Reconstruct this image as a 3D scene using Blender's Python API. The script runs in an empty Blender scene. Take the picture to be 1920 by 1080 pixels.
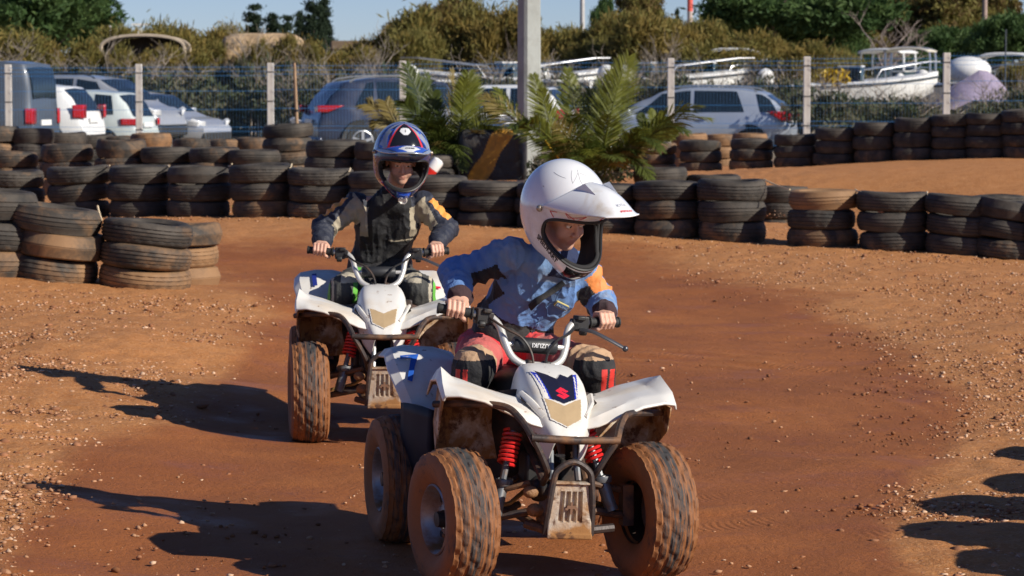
import bpy, bmesh, math, random
import numpy as np
from mathutils import Vector, Matrix, noise as mnoise
R = math.radians
sc = bpy.context.scene
# ---------------------------------------------------------------- camera, sky, sun
CAMZ = 1.6; FPX = 5400.0; PITCH = math.atan(390/5400)
cam_d = bpy.data.cameras.new('camera'); cam = bpy.data.objects.new('camera', cam_d)
sc.collection.objects.link(cam); sc.camera = cam
cam.location = (0, 0, CAMZ); cam.rotation_euler = (math.pi/2 - PITCH, 0, 0)
cam_d.sensor_width = 36; cam_d.lens = 36*FPX/1920; cam_d.clip_start = .1; cam_d.clip_end = 6000
cam_d.dof.use_dof = True; cam_d.dof.focus_distance = 9.35; cam_d.dof.aperture_fstop = 12.0
SUN_EL, SUN_AZ = R(29.0), R(119)
to_sun = Vector((math.cos(SUN_EL)*math.sin(SUN_AZ), math.cos(SUN_EL)*math.cos(SUN_AZ), math.sin(SUN_EL)))
world = bpy.data.worlds.new('World'); sc.world = world; world.use_nodes = True
wn = world.node_tree; bg = wn.nodes['Background']; sky = wn.nodes.new('ShaderNodeTexSky')
sky.sky_type = 'NISHITA'; sky.sun_disc = False; sky.sun_elevation = SUN_EL; sky.sun_rotation = SUN_AZ
sky.air_density = .9; sky.dust_density = 0; sky.ozone_density = 2.2; sky.altitude = 1500
_tint = wn.nodes.new('ShaderNodeMix'); _tint.data_type = 'RGBA'; _tint.blend_type = 'MULTIPLY'; _tint.inputs[0].default_value = 1; _tint.inputs[7].default_value = (.78, .86, 1.18, 1)
wn.links.new(sky.outputs[0], _tint.inputs[6]); wn.links.new(_tint.outputs[2], bg.inputs[0]); bg.inputs[1].default_value = .062
sun_d = bpy.data.lights.new('sun', 'SUN'); sun_d.energy = 4.8; sun_d.angle = R(.5); sun_d.color = (1, .93, .82)
sun = bpy.data.objects.new('sun', sun_d); sc.collection.objects.link(sun); sun.location = (20, -20, 20)
sun.rotation_euler = to_sun.to_track_quat('Z', 'Y').to_euler()
sc.view_settings.view_transform = 'Standard'; sc.view_settings.look = 'None'
sc.view_settings.exposure = .32; sc.view_settings.gamma = 1
sc.cycles.max_bounces = 6; sc.cycles.transparent_max_bounces = 12
COL = sc.collection.objects
rnd = random.Random(7); nr = np.random.RandomState(11)

def PT(px, py, Y):
    """world point seen at that place of the photo, Y metres in front of the camera"""
    F = Vector((0, math.cos(PITCH), -math.sin(PITCH))); U = Vector((0, math.sin(PITCH), math.cos(PITCH)))
    d = F + Vector((1, 0, 0))*((px-960)/FPX) + U*((540-py)/FPX)
    return Vector((0, 0, CAMZ)) + d*(Y/d.y)
# ---------------------------------------------------------------- materials
MATS = {}
def srgb(r, g, b):
    f = lambda c: (c/255/12.92) if c/255 <= .04045 else ((c/255+.055)/1.055)**2.4
    return (f(r), f(g), f(b))
class NT:
    def __init__(s, m): s.t = m.node_tree; s.n = s.t.nodes; s.l = s.t.links; s.b = s.n['Principled BSDF']
    def new(s, k, **kw):
        n = s.n.new(k)
        for a, v in kw.items(): setattr(n, a, v)
        return n
    def noise(s, vec, scale, detail=4, rough=.55, dist=0):
        n = s.new('ShaderNodeTexNoise'); n.inputs['Scale'].default_value = scale; n.inputs['Detail'].default_value = detail
        n.inputs['Roughness'].default_value = rough; n.inputs['Distortion'].default_value = dist
        if vec is not None: s.l.new(vec, n.inputs['Vector'])
        return n.outputs[0]
    def ramp(s, fac, stops, interp='LINEAR'):
        r = s.new('ShaderNodeValToRGB'); cr = r.color_ramp; cr.interpolation = interp
        while len(cr.elements) < len(stops): cr.elements.new(.5)
        for e, (p, c) in zip(cr.elements, stops):
            e.position = p; e.color = (*c, 1) if isinstance(c, tuple) else (c, c, c, 1)
        s.l.new(fac, r.inputs[0]); return r.outputs[0]
    def mix(s, fac, a, b):
        m = s.new('ShaderNodeMix', data_type='RGBA')
        for i, v in ((0, fac), (6, a), (7, b)):
            if isinstance(v, bpy.types.NodeSocket): s.l.new(v, m.inputs[i])
            elif i == 0: m.inputs[0].default_value = v
            else: m.inputs[i].default_value = (*v, 1)
        return m.outputs[2]
    def math(s, op, a, b=0.0, c=None, clamp=False):
        m = s.new('ShaderNodeMath', operation=op, use_clamp=clamp)
        for i, v in enumerate((a, b) if c is None else (a, b, c)):
            if isinstance(v, bpy.types.NodeSocket): s.l.new(v, m.inputs[i])
            else: m.inputs[i].default_value = v
        return m.outputs[0]
    def scalev(s, vec, sx, sy, sz):
        m = s.new('ShaderNodeMapping'); m.inputs['Scale'].default_value = (sx, sy, sz); s.l.new(vec, m.inputs[0]); return m.outputs[0]
    def bump(s, h, strength, dist=.01, prev=None):
        b = s.new('ShaderNodeBump'); b.inputs['Strength'].default_value = strength; b.inputs['Distance'].default_value = dist
        s.l.new(h, b.inputs['Height'])
        if prev is not None: s.l.new(prev, b.inputs['Normal'])
        return b.outputs[0]
def mat(name, col, rough=.6, metal=0, vary=.12, vscale=6, dirt=None, bump=None, spec=.5, emit=None, alpha=None, trans=0, spots=None, coat=0):
    """dirt=(colour, scale, low, high): noise mask; spots the same with a finer mask; bump=(scale,strength,dist)"""
    if name in MATS: return MATS[name]
    m = bpy.data.materials.new(name); m.use_nodes = True; t = NT(m); b = t.b; MATS[name] = m
    tc = t.new('ShaderNodeTexCoord').outputs['Object']
    b.inputs['Roughness'].default_value = rough; b.inputs['Metallic'].default_value = metal
    b.inputs['Specular IOR Level'].default_value = spec; b.inputs['Coat Weight'].default_value = coat
    b.inputs['Coat Roughness'].default_value = .1
    c = col
    if vary:
        n = t.noise(tc, vscale, 5)
        c = t.mix(t.ramp(n, [(.3, 0.0), (.7, 1.0)]), tuple(x*(1-vary) for x in col), tuple(min(1, x*(1+vary)) for x in col))
    rsock = None
    for dd in (dirt, spots):
        if dd:
            dc, s_, lo, hi = dd
            k = t.ramp(t.noise(tc, s_, 8, .65, .3), [(lo, 0.0), (hi, 1.0)])
            c = t.mix(k, c, dc); rsock = t.math('MULTIPLY_ADD', k, .85-rough, rough) if rsock is None else rsock
    if isinstance(c, bpy.types.NodeSocket): t.l.new(c, b.inputs['Base Color'])
    else: b.inputs['Base Color'].default_value = (*c, 1)
    if rsock is not None: t.l.new(rsock, b.inputs['Roughness'])
    if bump:
        t.l.new(t.bump(t.noise(tc, bump[0], 5, .6), bump[1], bump[2] if len(bump) > 2 else .01), b.inputs['Normal'])
    if trans: b.inputs['Transmission Weight'].default_value = trans
    return m
MUD = (.30, .135, .048); MUD2 = (.20, .085, .032)
# ---------------------------------------------------------------- mesh helpers
class MB:
    def __init__(s): s.v = []; s.f = []; s.m = []
    def add(s, vs, fs, mi=0):
        o = len(s.v); s.v.extend(tuple(v) for v in vs); s.f.extend(tuple(i+o for i in f) for f in fs); s.m.extend([mi]*len(fs)); return s
    def box(s, c, size, rot=None, mi=0, taper=1.0):
        hx, hy, hz = (a/2 for a in size); M = rot or Matrix.Identity(3); c = Vector(c)
        vs = [c + M @ Vector((x*hx*(taper if z > 0 else 1), y*hy*(taper if z > 0 else 1), z*hz)) for z in (-1, 1) for x, y in ((-1, -1), (1, -1), (1, 1), (-1, 1))]
        return s.add(vs, [(3, 2, 1, 0), (4, 5, 6, 7), (0, 1, 5, 4), (1, 2, 6, 5), (2, 3, 7, 6), (3, 0, 4, 7)], mi)
    def tube(s, pts, r, n=8, mi=0, closed=False, flat=1.0):
        pts = [Vector(p) for p in pts]; N = len(pts); rs = r if isinstance(r, (list, tuple)) else [r]*N
        up = None; vs = []
        for i, p in enumerate(pts):
            a = pts[(i-1) % N] if (i or closed) else p; b = pts[(i+1) % N] if (i < N-1 or closed) else p
            t = (b-a).normalized()
            if up is None: up = t.orthogonal().normalized()
            up = (up - t*up.dot(t))
            up = up.normalized() if up.length > 1e-6 else t.orthogonal().normalized()
            w = t.cross(up)
            for k in range(n):
                an = 2*math.pi*k/n; vs.append(p + (up*math.cos(an) + w*math.sin(an)*flat)*rs[i])
        fs = []
        for i in range(N if closed else N-1):
            j = (i+1) % N
            for k in range(n): fs.append((i*n+k, i*n+(k+1) % n, j*n+(k+1) % n, j*n+k))
        if not closed: fs += [tuple(range(n-1, -1, -1)), tuple((N-1)*n+k for k in range(n))]
        return s.add(vs, fs, mi)
    def lathe(s, prof, n=24, o=(0, 0, 0), axis='Z', mi=0, mis=None, closed=False):
        """prof: (radius, height) pairs"""
        o = Vector(o); vs = []; N = len(prof)
        for (r_, h) in prof:
            for k in range(n):
                a = 2*math.pi*k/n; x, y = r_*math.cos(a), r_*math.sin(a)
                vs.append(o + Vector({'Z': (x, y, h), 'X': (h, x, y), 'Y': (y, h, x)}[axis]))
        b = len(s.v); s.v.extend(tuple(v) for v in vs)
        for i in range(N if closed else N-1):
            j = (i+1) % N
            for k in range(n):
                s.f.append((b+i*n+k, b+i*n+(k+1) % n, b+j*n+(k+1) % n, b+j*n+k)); s.m.append(mis[i] if mis else mi)
        return s
    def disc(s, c, r, nrm, n=20, mi=0):
        nrm = Vector(nrm).normalized(); u = nrm.orthogonal().normalized(); w = nrm.cross(u); c = Vector(c)
        return s.add([c+(u*math.cos(2*math.pi*k/n)+w*math.sin(2*math.pi*k/n))*r for k in range(n)], [tuple(range(n))], mi)
    def ball(s, c, r, n=10, mi=0):
        r = r if isinstance(r, (tuple, list)) else (r, r, r); c = Vector(c); vs = []; fs = []
        for i in range(n+1):
            t = math.pi*i/n
            for k in range(2*n):
                a = math.pi*k/n; vs.append(c+Vector((r[0]*math.sin(t)*math.cos(a), r[1]*math.sin(t)*math.sin(a), r[2]*math.cos(t))))
        for i in range(n):
            for k in range(2*n): fs.append((i*2*n+k, i*2*n+(k+1) % (2*n), (i+1)*2*n+(k+1) % (2*n), (i+1)*2*n+k))
        return s.add(vs, fs, mi)
    def grid(s, rows, mi=0, mfun=None):
        m = len(rows[0]); vs = [p for r in rows for p in r]; b = len(s.v); s.v.extend(tuple(v) for v in vs)
        for i in range(len(rows)-1):
            for j in range(m-1):
                s.f.append((b+i*m+j, b+i*m+j+1, b+(i+1)*m+j+1, b+(i+1)*m+j)); s.m.append(mfun(i, j) if mfun else mi)
        return s
    def prism(s, poly, axis, lo, hi, mi=0):
        """poly of 2D points in the plane across axis"""
        def P(a, b, h): return {'X': (h, a, b), 'Y': (a, h, b), 'Z': (a, b, h)}[axis]
        n = len(poly); vs = [P(a, b, lo) for a, b in poly]+[P(a, b, hi) for a, b in poly]
        return s.add(vs, [tuple(range(n))[::-1], tuple(range(n, 2*n))]+[(i, (i+1) % n, n+(i+1) % n, n+i) for i in range(n)], mi)
    def xf(s, M):
        s.v = [tuple(M @ Vector(v)) for v in s.v]; return s
    def build(s, name, mats, parent=None, smooth=True, bevel=0, sub=0, solid=0, merge=0, angle=40, xf=None, soff=-1, weld=0):
        if xf is not None: s.xf(xf)
        me = bpy.data.meshes.new(name); me.from_pydata(s.v, [], s.f)
        mats = mats if isinstance(mats, (list, tuple)) else [mats]
        for m in mats: me.materials.append(m)
        if max(s.m, default=0): me.polygons.foreach_set('material_index', s.m)
        bm = bmesh.new(); bm.from_mesh(me)
        if merge: bmesh.ops.remove_doubles(bm, verts=bm.verts, dist=merge)
        bmesh.ops.recalc_face_normals(bm, faces=bm.faces); bm.to_mesh(me); bm.free()
        if smooth: me.shade_smooth()
        o = bpy.data.objects.new(name, me); COL.link(o)
        if parent is not None: o.parent = parent
        if solid:
            k = o.modifiers.new('s', 'SOLIDIFY'); k.thickness = solid; k.offset = soff
        if bevel:
            k = o.modifiers.new('b', 'BEVEL'); k.width = bevel; k.segments = 2; k.limit_method = 'ANGLE'; k.angle_limit = R(35)
        if sub:
            k = o.modifiers.new('u', 'SUBSURF'); k.levels = sub; k.render_levels = sub
        if smooth and not sub:
            try: me.set_sharp_from_angle(angle=R(angle))
            except Exception: pass
        return o
def np_obj(name, V, Fq, mats, parent=None, smooth=False, midx=None, uv=None):
    """fast mesh from numpy arrays of verts (n,3) and same-size faces (m,k)"""
    me = bpy.data.meshes.new(name); k = Fq.shape[1]; V = np.ascontiguousarray(V, dtype=np.float32)
    me.vertices.add(len(V)); me.vertices.foreach_set('co', V.ravel())
    me.loops.add(Fq.size); me.loops.foreach_set('vertex_index', np.ascontiguousarray(Fq, dtype=np.int32).ravel())
    me.polygons.add(len(Fq)); me.polygons.foreach_set('loop_start', np.arange(0, Fq.size, k, dtype=np.int32))
    for m in (mats if isinstance(mats, (list, tuple)) else [mats]): me.materials.append(m)
    if midx is not None: me.polygons.foreach_set('material_index', np.ascontiguousarray(midx, dtype=np.int32))
    me.update(calc_edges=True); me.validate()
    if uv is not None:
        l = me.uv_layers.new(name='UVMap'); l.data.foreach_set('uv', uv[Fq.ravel()].astype(np.float32).ravel())
    if smooth: me.shade_smooth()
    o = bpy.data.objects.new(name, me); COL.link(o)
    if parent is not None: o.parent = parent
    return o
def tag(o, label=None, cat=None, group=None, kind=None):
    for k, v in (('label', label), ('category', cat), ('group', group), ('kind', kind)):
        if v: o[k] = v
    return o
def empty(name, loc, rz=0, label=None, cat=None, group=None):
    o = bpy.data.objects.new(name, None); COL.link(o); o.empty_display_size = .2
    o.location = loc; o.rotation_euler = (0, 0, rz); return tag(o, label, cat, group)
def copy_tree(o, parent=None, kids={}):
    c = o.copy(); COL.link(c)
    if parent is not None: c.parent = parent
    for ch in [x for x in o.children]: copy_tree(ch, c)
    return c
def smooth_path(pts, n=6):
    """Catmull-Rom through the points"""
    P = [Vector(p) for p in pts]; P = [P[0]*2-P[1]]+P+[P[-1]*2-P[-2]]; out = []
    for i in range(1, len(P)-2):
        for k in range(n):
            t = k/n; a, b, c, d = P[i-1:i+3]
            out.append(.5*((2*b)+(c-a)*t+(2*a-5*b+4*c-d)*t*t+(3*b-a-3*c+d)*t**3))
    return out+[P[-2]]
def text_mesh(txt, size=1.0, bold=0, align='CENTER', shear=0):
    """flat lettering as (verts, faces) in x-y, centred"""
    c = bpy.data.curves.new('t', 'FONT'); c.body = txt; c.size = size; c.align_x = align; c.align_y = 'CENTER'; c.offset = bold; c.shear = shear; c.resolution_u = 3
    o = bpy.data.objects.new('t', c); COL.link(o); dg = bpy.context.evaluated_depsgraph_get()
    me = bpy.data.meshes.new_from_object(o.evaluated_get(dg)); bm = bmesh.new(); bm.from_mesh(me)
    bmesh.ops.triangulate(bm, faces=bm.faces)
    bmesh.ops.subdivide_edges(bm, edges=[e for e in bm.edges if e.calc_length() > size*.35], cuts=1)
    bmesh.ops.triangulate(bm, faces=bm.faces)
    vs = [v.co.copy() for v in bm.verts]; bm.verts.index_update(); fs = [tuple(v.index for v in f.verts) for f in bm.faces]; bm.free()
    bpy.data.objects.remove(o); bpy.data.curves.remove(c); bpy.data.meshes.remove(me); return vs, fs
# ---------------------------------------------------------------- terrain
DIA = .62
ROWLINE = {'middle': (26.4, .0000863), 'right bank': (42.9, .0001069), 'back left': (31.6, .0000863)}
def stack_place(cx, bottom, w, row=None):
    Y = DIA*FPX/w
    if row in ROWLINE: c_, k_ = ROWLINE[row]; Y = c_/(1+k_*(cx-960))
    p = PT(cx, bottom, Y); return p, Y
# rows of tyre stacks: (photo x, top, bottom, width, tyres, tilt deg, mud)
ROWS = {
 'near left': [(-14, 357, 503, 172, 3, 4, .5), (106, 386, 526, 172, 3, 7, .35), (272, 414, 548, 172, 3, 6, .55), (340, 418, 539, 158, 3, 0, .9)],
 'middle': [(28, 320, 418, 104, 3, 0, .2), (148, 312, 403, 107, 3, -3, .25), (262, 311, 403, 110, 3, 0, .1), (374, 312, 404, 114, 3, 0, .15), (492, 308, 404, 118, 3, -2, .3), (601, 316, 402, 122, 3, 0, .15),
            (712, 322, 408, 122, 3, 0, .1), (818, 330, 414, 118, 3, 0, .05), (919, 340, 420, 114, 3, 0, .05), (1030, 342, 426, 112, 3, 0, .1), (1138, 345, 434, 112, 3, 0, .15), (1251, 340, 441, 118, 3, 0, .2), (1371, 337, 452, 123, 3, 0, .2),
            (1541, 356, 461, 132, 3, 0, .25), (1675, 360, 463, 136, 3, 0, .15), (1800, 366, 470, 118, 3, 4, .05), (1893, 376, 482, 120, 3, 8, .05), (1968, 380, 496, 132, 3, 0, .05)],
 'second': [(1465, 349, 438, 100, 3, 0, .1), (1340, 328, 415, 104, 3, 0, .1), (1240, 314, 398, 104, 3, 0, .15), (1872, 366, 440, 112, 3, 0, .05)],
 'back left': [(26, 284, 372, 98, 3, 0, .5), (129, 270, 365, 98, 3, 0, .5), (228, 262, 362, 96, 3, 0, .6), (312, 276, 360, 92, 3, 0, .3), (405, 277, 360, 93, 3, 0, .3), (478, 281, 360, 90, 3, 0, .2), (622, 263, 358, 92, 3, 0, .2), (712, 266, 358, 92, 3, 0, .1), (800, 290, 360, 92, 3, 0, .1)],
 'farthest left': [(-2, 237, 325, 84, 3, 0, .4), (63, 241, 328, 84, 3, 0, .2), (122, 248, 328, 80, 3, 0, .3), (176, 252, 328, 78, 3, 0, .2), (228, 256, 328, 78, 3, 0, .6), (284, 250, 330, 80, 3, 0, .8), (361, 260, 332, 74, 3, 0, .5), (420, 262, 332, 72, 3, 0, .7), (474, 258, 332, 72, 3, 0, .7), (652, 262, 332, 76, 3, 0, .3)],
 'right bank': [(1230, 268, 330, 74, 3, 0, .5), (1314, 263, 325, 82, 3, 0, .4), (1409, 260, 322, 84, 3, 0, .4), (1491, 252, 316, 84, 3, 0, .2), (1567, 240, 308, 84, 3, 0, .1), (1641, 229, 304, 86, 3, 0, .1), (1716, 221, 300, 88, 3, 0, .1), (1786, 215, 297, 88, 4, 0, .05), (1852, 212, 295, 90, 4, 0, .05), (1920, 206, 292, 92, 4, 0, .1), (1990, 200, 292, 96, 4, 0, .1)],
 'orange': [(1293, 250, 318, 70, 3, 0, 1.0), (1352, 252, 318, 66, 3, 0, .9), (1405, 250, 316, 70, 3, 0, 1.0)],
}
CP = [(x, y, 0.0) for x in (-.9, 0, 1, 2.5, 4) for y in (7, 9, 11, 13, 15)] + [(0, 18, 0.0), (1.5, 18, .0), (3.4, 17, .05), (-1, 21, .05), (0, 23, .08)]
for rn, L in ROWS.items():
    for (cx, t, b, w, n, ti, md) in L:
        p, Y = stack_place(cx, b, w, rn); CP.append((p.x, p.y, p.z))
CP += [(-1.7, y, .13) for y in (9, 10.2, 11.4, 12.6, 14)]+[(-2.6, y, .21) for y in (8, 10, 12, 14, 16)]+[(-.55, y, 0) for y in (8, 9, 10, 11, 12, 13, 14)]+[(-.95, y, .01) for y in (9, 11, 12, 12.6, 13.5)]
CP += [(x, y, .12) for x in (-10, -5, 0, 5, 10) for y in (52, 62, 72, 90)] + [(x, y, .2) for x in (-12, 12) for y in (18, 30, 44)]
CPA = np.array(CP)
def gz_np(x, y):
    x = np.asarray(x, float); y = np.asarray(y, float); num = np.zeros_like(x); den = np.zeros_like(x)
    for (a, b, c) in CPA:
        d2 = (x-a)**2 + (y-b)**2; w = 1/(d2+.35+.0012*b*b)**2.2; num += w*c; den += w
    z = num/den; far = np.clip((y-60)/40, 0, 1)
    return z*(1-far)+.1*far
def gz(x, y): return float(gz_np(np.array([x]), np.array([y]))[0])
# ================================================================ GROUND
def proj_np(x, y, z):
    cp, sp = math.cos(PITCH), math.sin(PITCH); dz = z-CAMZ
    dep = y*cp-dz*sp; up = y*sp+dz*cp
    return 960+FPX*x/dep, 540-FPX*up/dep
SMOOTH = [(300, 482), (430, 474), (560, 462), (900, 470), (1150, 476), (1330, 520), (1490, 570), (1660, 650), (1810, 760), (1745, 860), (1650, 960), (1720, 1180), (850, 1180), (420, 1180), (0, 1180), (40, 1000), (160, 850), (400, 770), (465, 650), (530, 590), (470, 525)]
def sd_poly(px, py, poly):
    d = np.full(px.shape, 1e18); ins = np.zeros(px.shape, bool); n = len(poly)
    for i in range(n):
        ax, ay = poly[i]; bx, by = poly[(i+1) % n]; ex, ey = bx-ax, by-ay
        t = np.clip(((px-ax)*ex+(py-ay)*ey)/(ex*ex+ey*ey), 0, 1)
        d = np.minimum(d, (px-ax-ex*t)**2+(py-ay-ey*t)**2)
        c = ((ay > py) != (by > py)) & (px < (bx-ax)*(py-ay)/(by-ay+1e-9)+ax); ins ^= c
    d = np.sqrt(d); return np.where(ins, -d, d)
def vnoise(x, y, s, seed=0):
    """value noise, numpy"""
    x = x*s+seed*17.3; y = y*s+seed*9.1; xi = np.floor(x).astype(np.int64); yi = np.floor(y).astype(np.int64); fx = x-xi; fy = y-yi
    h = lambda a, b: ((np.sin(a*127.1+b*311.7+seed*74.7)*43758.5453) % 1.0)
    fx = fx*fx*(3-2*fx); fy = fy*fy*(3-2*fy)
    return (h(xi, yi)*(1-fx)+h(xi+1, yi)*fx)*(1-fy)+(h(xi, yi+1)*(1-fx)+h(xi+1, yi+1)*fx)*fy
def gravel_mask(x, y, z):
    px, py = proj_np(x, y, z); d = sd_poly(px, py, SMOOTH)
    g = np.clip((d+60)/170, 0, 1); g = g*g*(3-2*g)
    g = np.clip(g*(.55+.9*vnoise(x, y, 1.3, 3)), 0, 1)
    return np.where(y > 48, .5, g)
def axis(lo, hi, step, far, grow=1.12):
    a = list(np.arange(lo, hi+1e-6, step)); s = step
    while a[-1] < far: s *= grow; a.append(a[-1]+s)
    s = step
    while a[0] > -far: s *= grow; a.insert(0, a[0]-s)
    return np.array(a)
xs = axis(-3.6, 3.6, .032, 3000)
ys = [7.2]
while ys[-1] < 46: ys.append(ys[-1]+.03*(ys[-1]/9)**.9)
s_ = .2
while ys[-1] < 5000: s_ *= 1.12; ys.append(ys[-1]+s_)
s_ = .05
while ys[0] > -400: s_ *= 1.25; ys.insert(0, ys[0]-s_)
ys = np.array(ys); GX, GY = np.meshgrid(xs, ys); GX = GX.ravel(); GY = GY.ravel()
near = (np.abs(GX) < 14) & (GY > 4) & (GY < 60)
GZ = np.where(near, 0, 0.0); GZ[near] = gz_np(GX[near], GY[near])
GZ[~near] = gz_np(np.clip(GX[~near], -60, 60), np.clip(GY[~near], 0, 110))
GR = np.full(GX.shape, .4); GR[near] = gravel_mask(GX[near], GY[near], GZ[near])
xx, yy = GX[near], GY[near]
disp = .022*(vnoise(xx, yy, 1.1, 1)-.5)+.016*(vnoise(xx, yy, 3.1, 2)-.5)+(.003+.012*GR[near])*(vnoise(xx, yy, 11, 4)-.5)+(.002+.011*GR[near])*(vnoise(xx, yy, 24, 5)-.5)
rr = np.hypot((xx-.1)*1.0, (yy-13.2)*.62); rut = np.sin(rr*2*math.pi/.19+3*vnoise(xx, yy, .7, 6))*np.clip(vnoise(xx, yy, .8, 7)*2.4-.7, 0, 1)*np.clip(1-np.abs(rr-2.0)/1.5, 0, 1)*np.clip((xx-.2)*2, 0, 1)
rut = rut*np.clip(vnoise(xx, yy, 3.3, 21)*2-.5, 0, 1)
disp = disp+.008*rut*(1-.6*GR[near])
GZ[near] += disp
ny, nx = len(ys), len(xs); I = np.arange(ny*nx).reshape(ny, nx)
FQ = np.stack([I[:-1, :-1], I[:-1, 1:], I[1:, 1:], I[1:, :-1]], -1).reshape(-1, 4)
gm = bpy.data.materials.new('dirt'); gm.use_nodes = True; t = NT(gm)
tc = t.new('ShaderNodeTexCoord').outputs['Object']; at = t.new('ShaderNodeAttribute', attribute_name='gravel').outputs['Fac']
big = t.noise(tc, .9, 5, .6, .4); med = t.noise(tc, 6, 6, .65); fine = t.noise(tc, 60, 6, .7); grit = t.noise(tc, 170, 3, .7)
track = t.mix(t.ramp(big, [(.35, 0.0), (.68, 1.0)]), (.36, .118, .026), (.275, .084, .019))
track = t.mix(t.ramp(med, [(.42, 0.0), (.75, .55)]), track, (.225, .070, .018))
dry = t.mix(t.ramp(med, [(.3, 0.0), (.7, 1.0)]), (.37, .140, .036), (.48, .205, .066))
dry = t.mix(t.ramp(fine, [(.50, 0.0), (.68, .8)]), dry, (.58, .31, .14))
dry = t.mix(t.ramp(t.noise(tc, 38, 5, .7), [(.56, 0.0), (.70, .8)]), dry, (.22, .080, .030))
gf = t.ramp(t.math('ADD', at, t.math('MULTIPLY', t.math('SUBTRACT', t.noise(tc, 4, 6, .7), .5), .8)), [(.15, 0.0), (.62, 1.0)])
ru = t.new('ShaderNodeAttribute', attribute_name='rut').outputs['Fac']; track = t.mix(t.math('MULTIPLY', t.ramp(t.math('MULTIPLY_ADD', ru, .5, .5), [(.45, 0.0), (1.0, 1.0)]), .45), track, (.43, .165, .045))
c = t.mix(gf, track, dry)
vo = t.new('ShaderNodeTexVoronoi'); vo.inputs['Scale'].default_value = 95; t.l.new(tc, vo.inputs['Vector']); chips = t.math('MULTIPLY', t.ramp(vo.outputs['Distance'], [(.10, 1.0), (.26, 0.0)]), t.ramp(t.noise(tc, 9, 6, .75), [(.47, 0.0), (.62, 1.0)]))
c = t.mix(t.math('MULTIPLY', chips, t.math('MULTIPLY_ADD', gf, .75, .15)), c, (.66, .44, .27))
clodk = t.ramp(t.noise(tc, 15, 7, .75, .6), [(.60, 0.0), (.70, .75)])
c = t.mix(clodk, c, (.20, .068, .020))
c = t.mix(t.ramp(grit, [(.60, 0.0), (.72, .4)]), c, (.52, .30, .15))
wet = t.ramp(t.noise(tc, .55, 5, .65, .8), [(.44, 0.0), (.64, .6)])
c = t.mix(t.math('MULTIPLY', wet, t.math('SUBTRACT', 1.0, gf)), c, (.22, .066, .017))
sep = t.new('ShaderNodeSeparateXYZ'); t.l.new(tc, sep.inputs[0])
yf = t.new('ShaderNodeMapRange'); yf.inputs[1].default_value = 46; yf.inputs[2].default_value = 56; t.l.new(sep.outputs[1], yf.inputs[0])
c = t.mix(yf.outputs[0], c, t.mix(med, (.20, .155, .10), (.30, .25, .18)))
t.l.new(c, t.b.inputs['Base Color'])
damp = t.ramp(t.noise(tc, 1.7, 4, .6), [(.50, .85), (.66, .50)])
t.l.new(t.mix(gf, damp, (.9, .9, .9)), t.b.inputs['Roughness']); t.b.inputs['Specular IOR Level'].default_value = .35
tk = t.new('ShaderNodeAttribute', attribute_name='trk'); ts = t.new('ShaderNodeSeparateXYZ'); t.l.new(tk.outputs['Vector'], ts.inputs[0])
wv = t.math('SINE', t.math('ADD', t.math('MULTIPLY', ts.outputs[1], 190), t.math('MULTIPLY', t.math('ABSOLUTE', t.math('SINE', t.math('MULTIPLY', ts.outputs[0], 17))), 5)))
tmask = t.math('MULTIPLY', t.math('MULTIPLY', t.ramp(t.math('SINE', t.math('MULTIPLY', ts.outputs[0], 17)), [(.55, 0.0), (.75, 1.0)]), t.ramp(t.noise(tc, 1.3, 4, .6), [(.46, 0.0), (.60, 1.0)])), ts.outputs[2])
b0 = t.bump(t.math('MULTIPLY', wv, tmask), .35, .007)
b1 = t.bump(fine, .6, .014, b0); b2 = t.bump(grit, .5, .004, b1); b3 = t.bump(t.noise(tc, 22, 5, .65), .4, .02, b2); t.l.new(b3, t.b.inputs['Normal'])
V = np.stack([GX, GY, GZ], 1); gnd = np_obj('ground', V, FQ, gm, smooth=True); tag(gnd, 'red brown dirt of the quad track with gravelly edges', kind='structure')
gnd['category'] = 'ground'
a = gnd.data.attributes.new('gravel', 'FLOAT', 'POINT'); a.data.foreach_set('value', GR.astype(np.float32))
RT = np.zeros(GX.shape, np.float32); RT[near] = rut; a = gnd.data.attributes.new('rut', 'FLOAT', 'POINT'); a.data.foreach_set('value', RT)
TK = np.zeros((len(GX), 3), np.float32); an_ = np.arctan2((yy-13.2)*.62, xx-.1); TK[near] = np.stack([rr, an_*2.2, (1-.8*GR[near])*np.clip(1-np.abs(rr-2.0)/1.7, 0, 1)*np.clip((xx-.3)*2, 0, 1)], 1); a = gnd.data.attributes.new('trk', 'FLOAT_VECTOR', 'POINT'); a.data.foreach_set('vector', TK.ravel())

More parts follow.
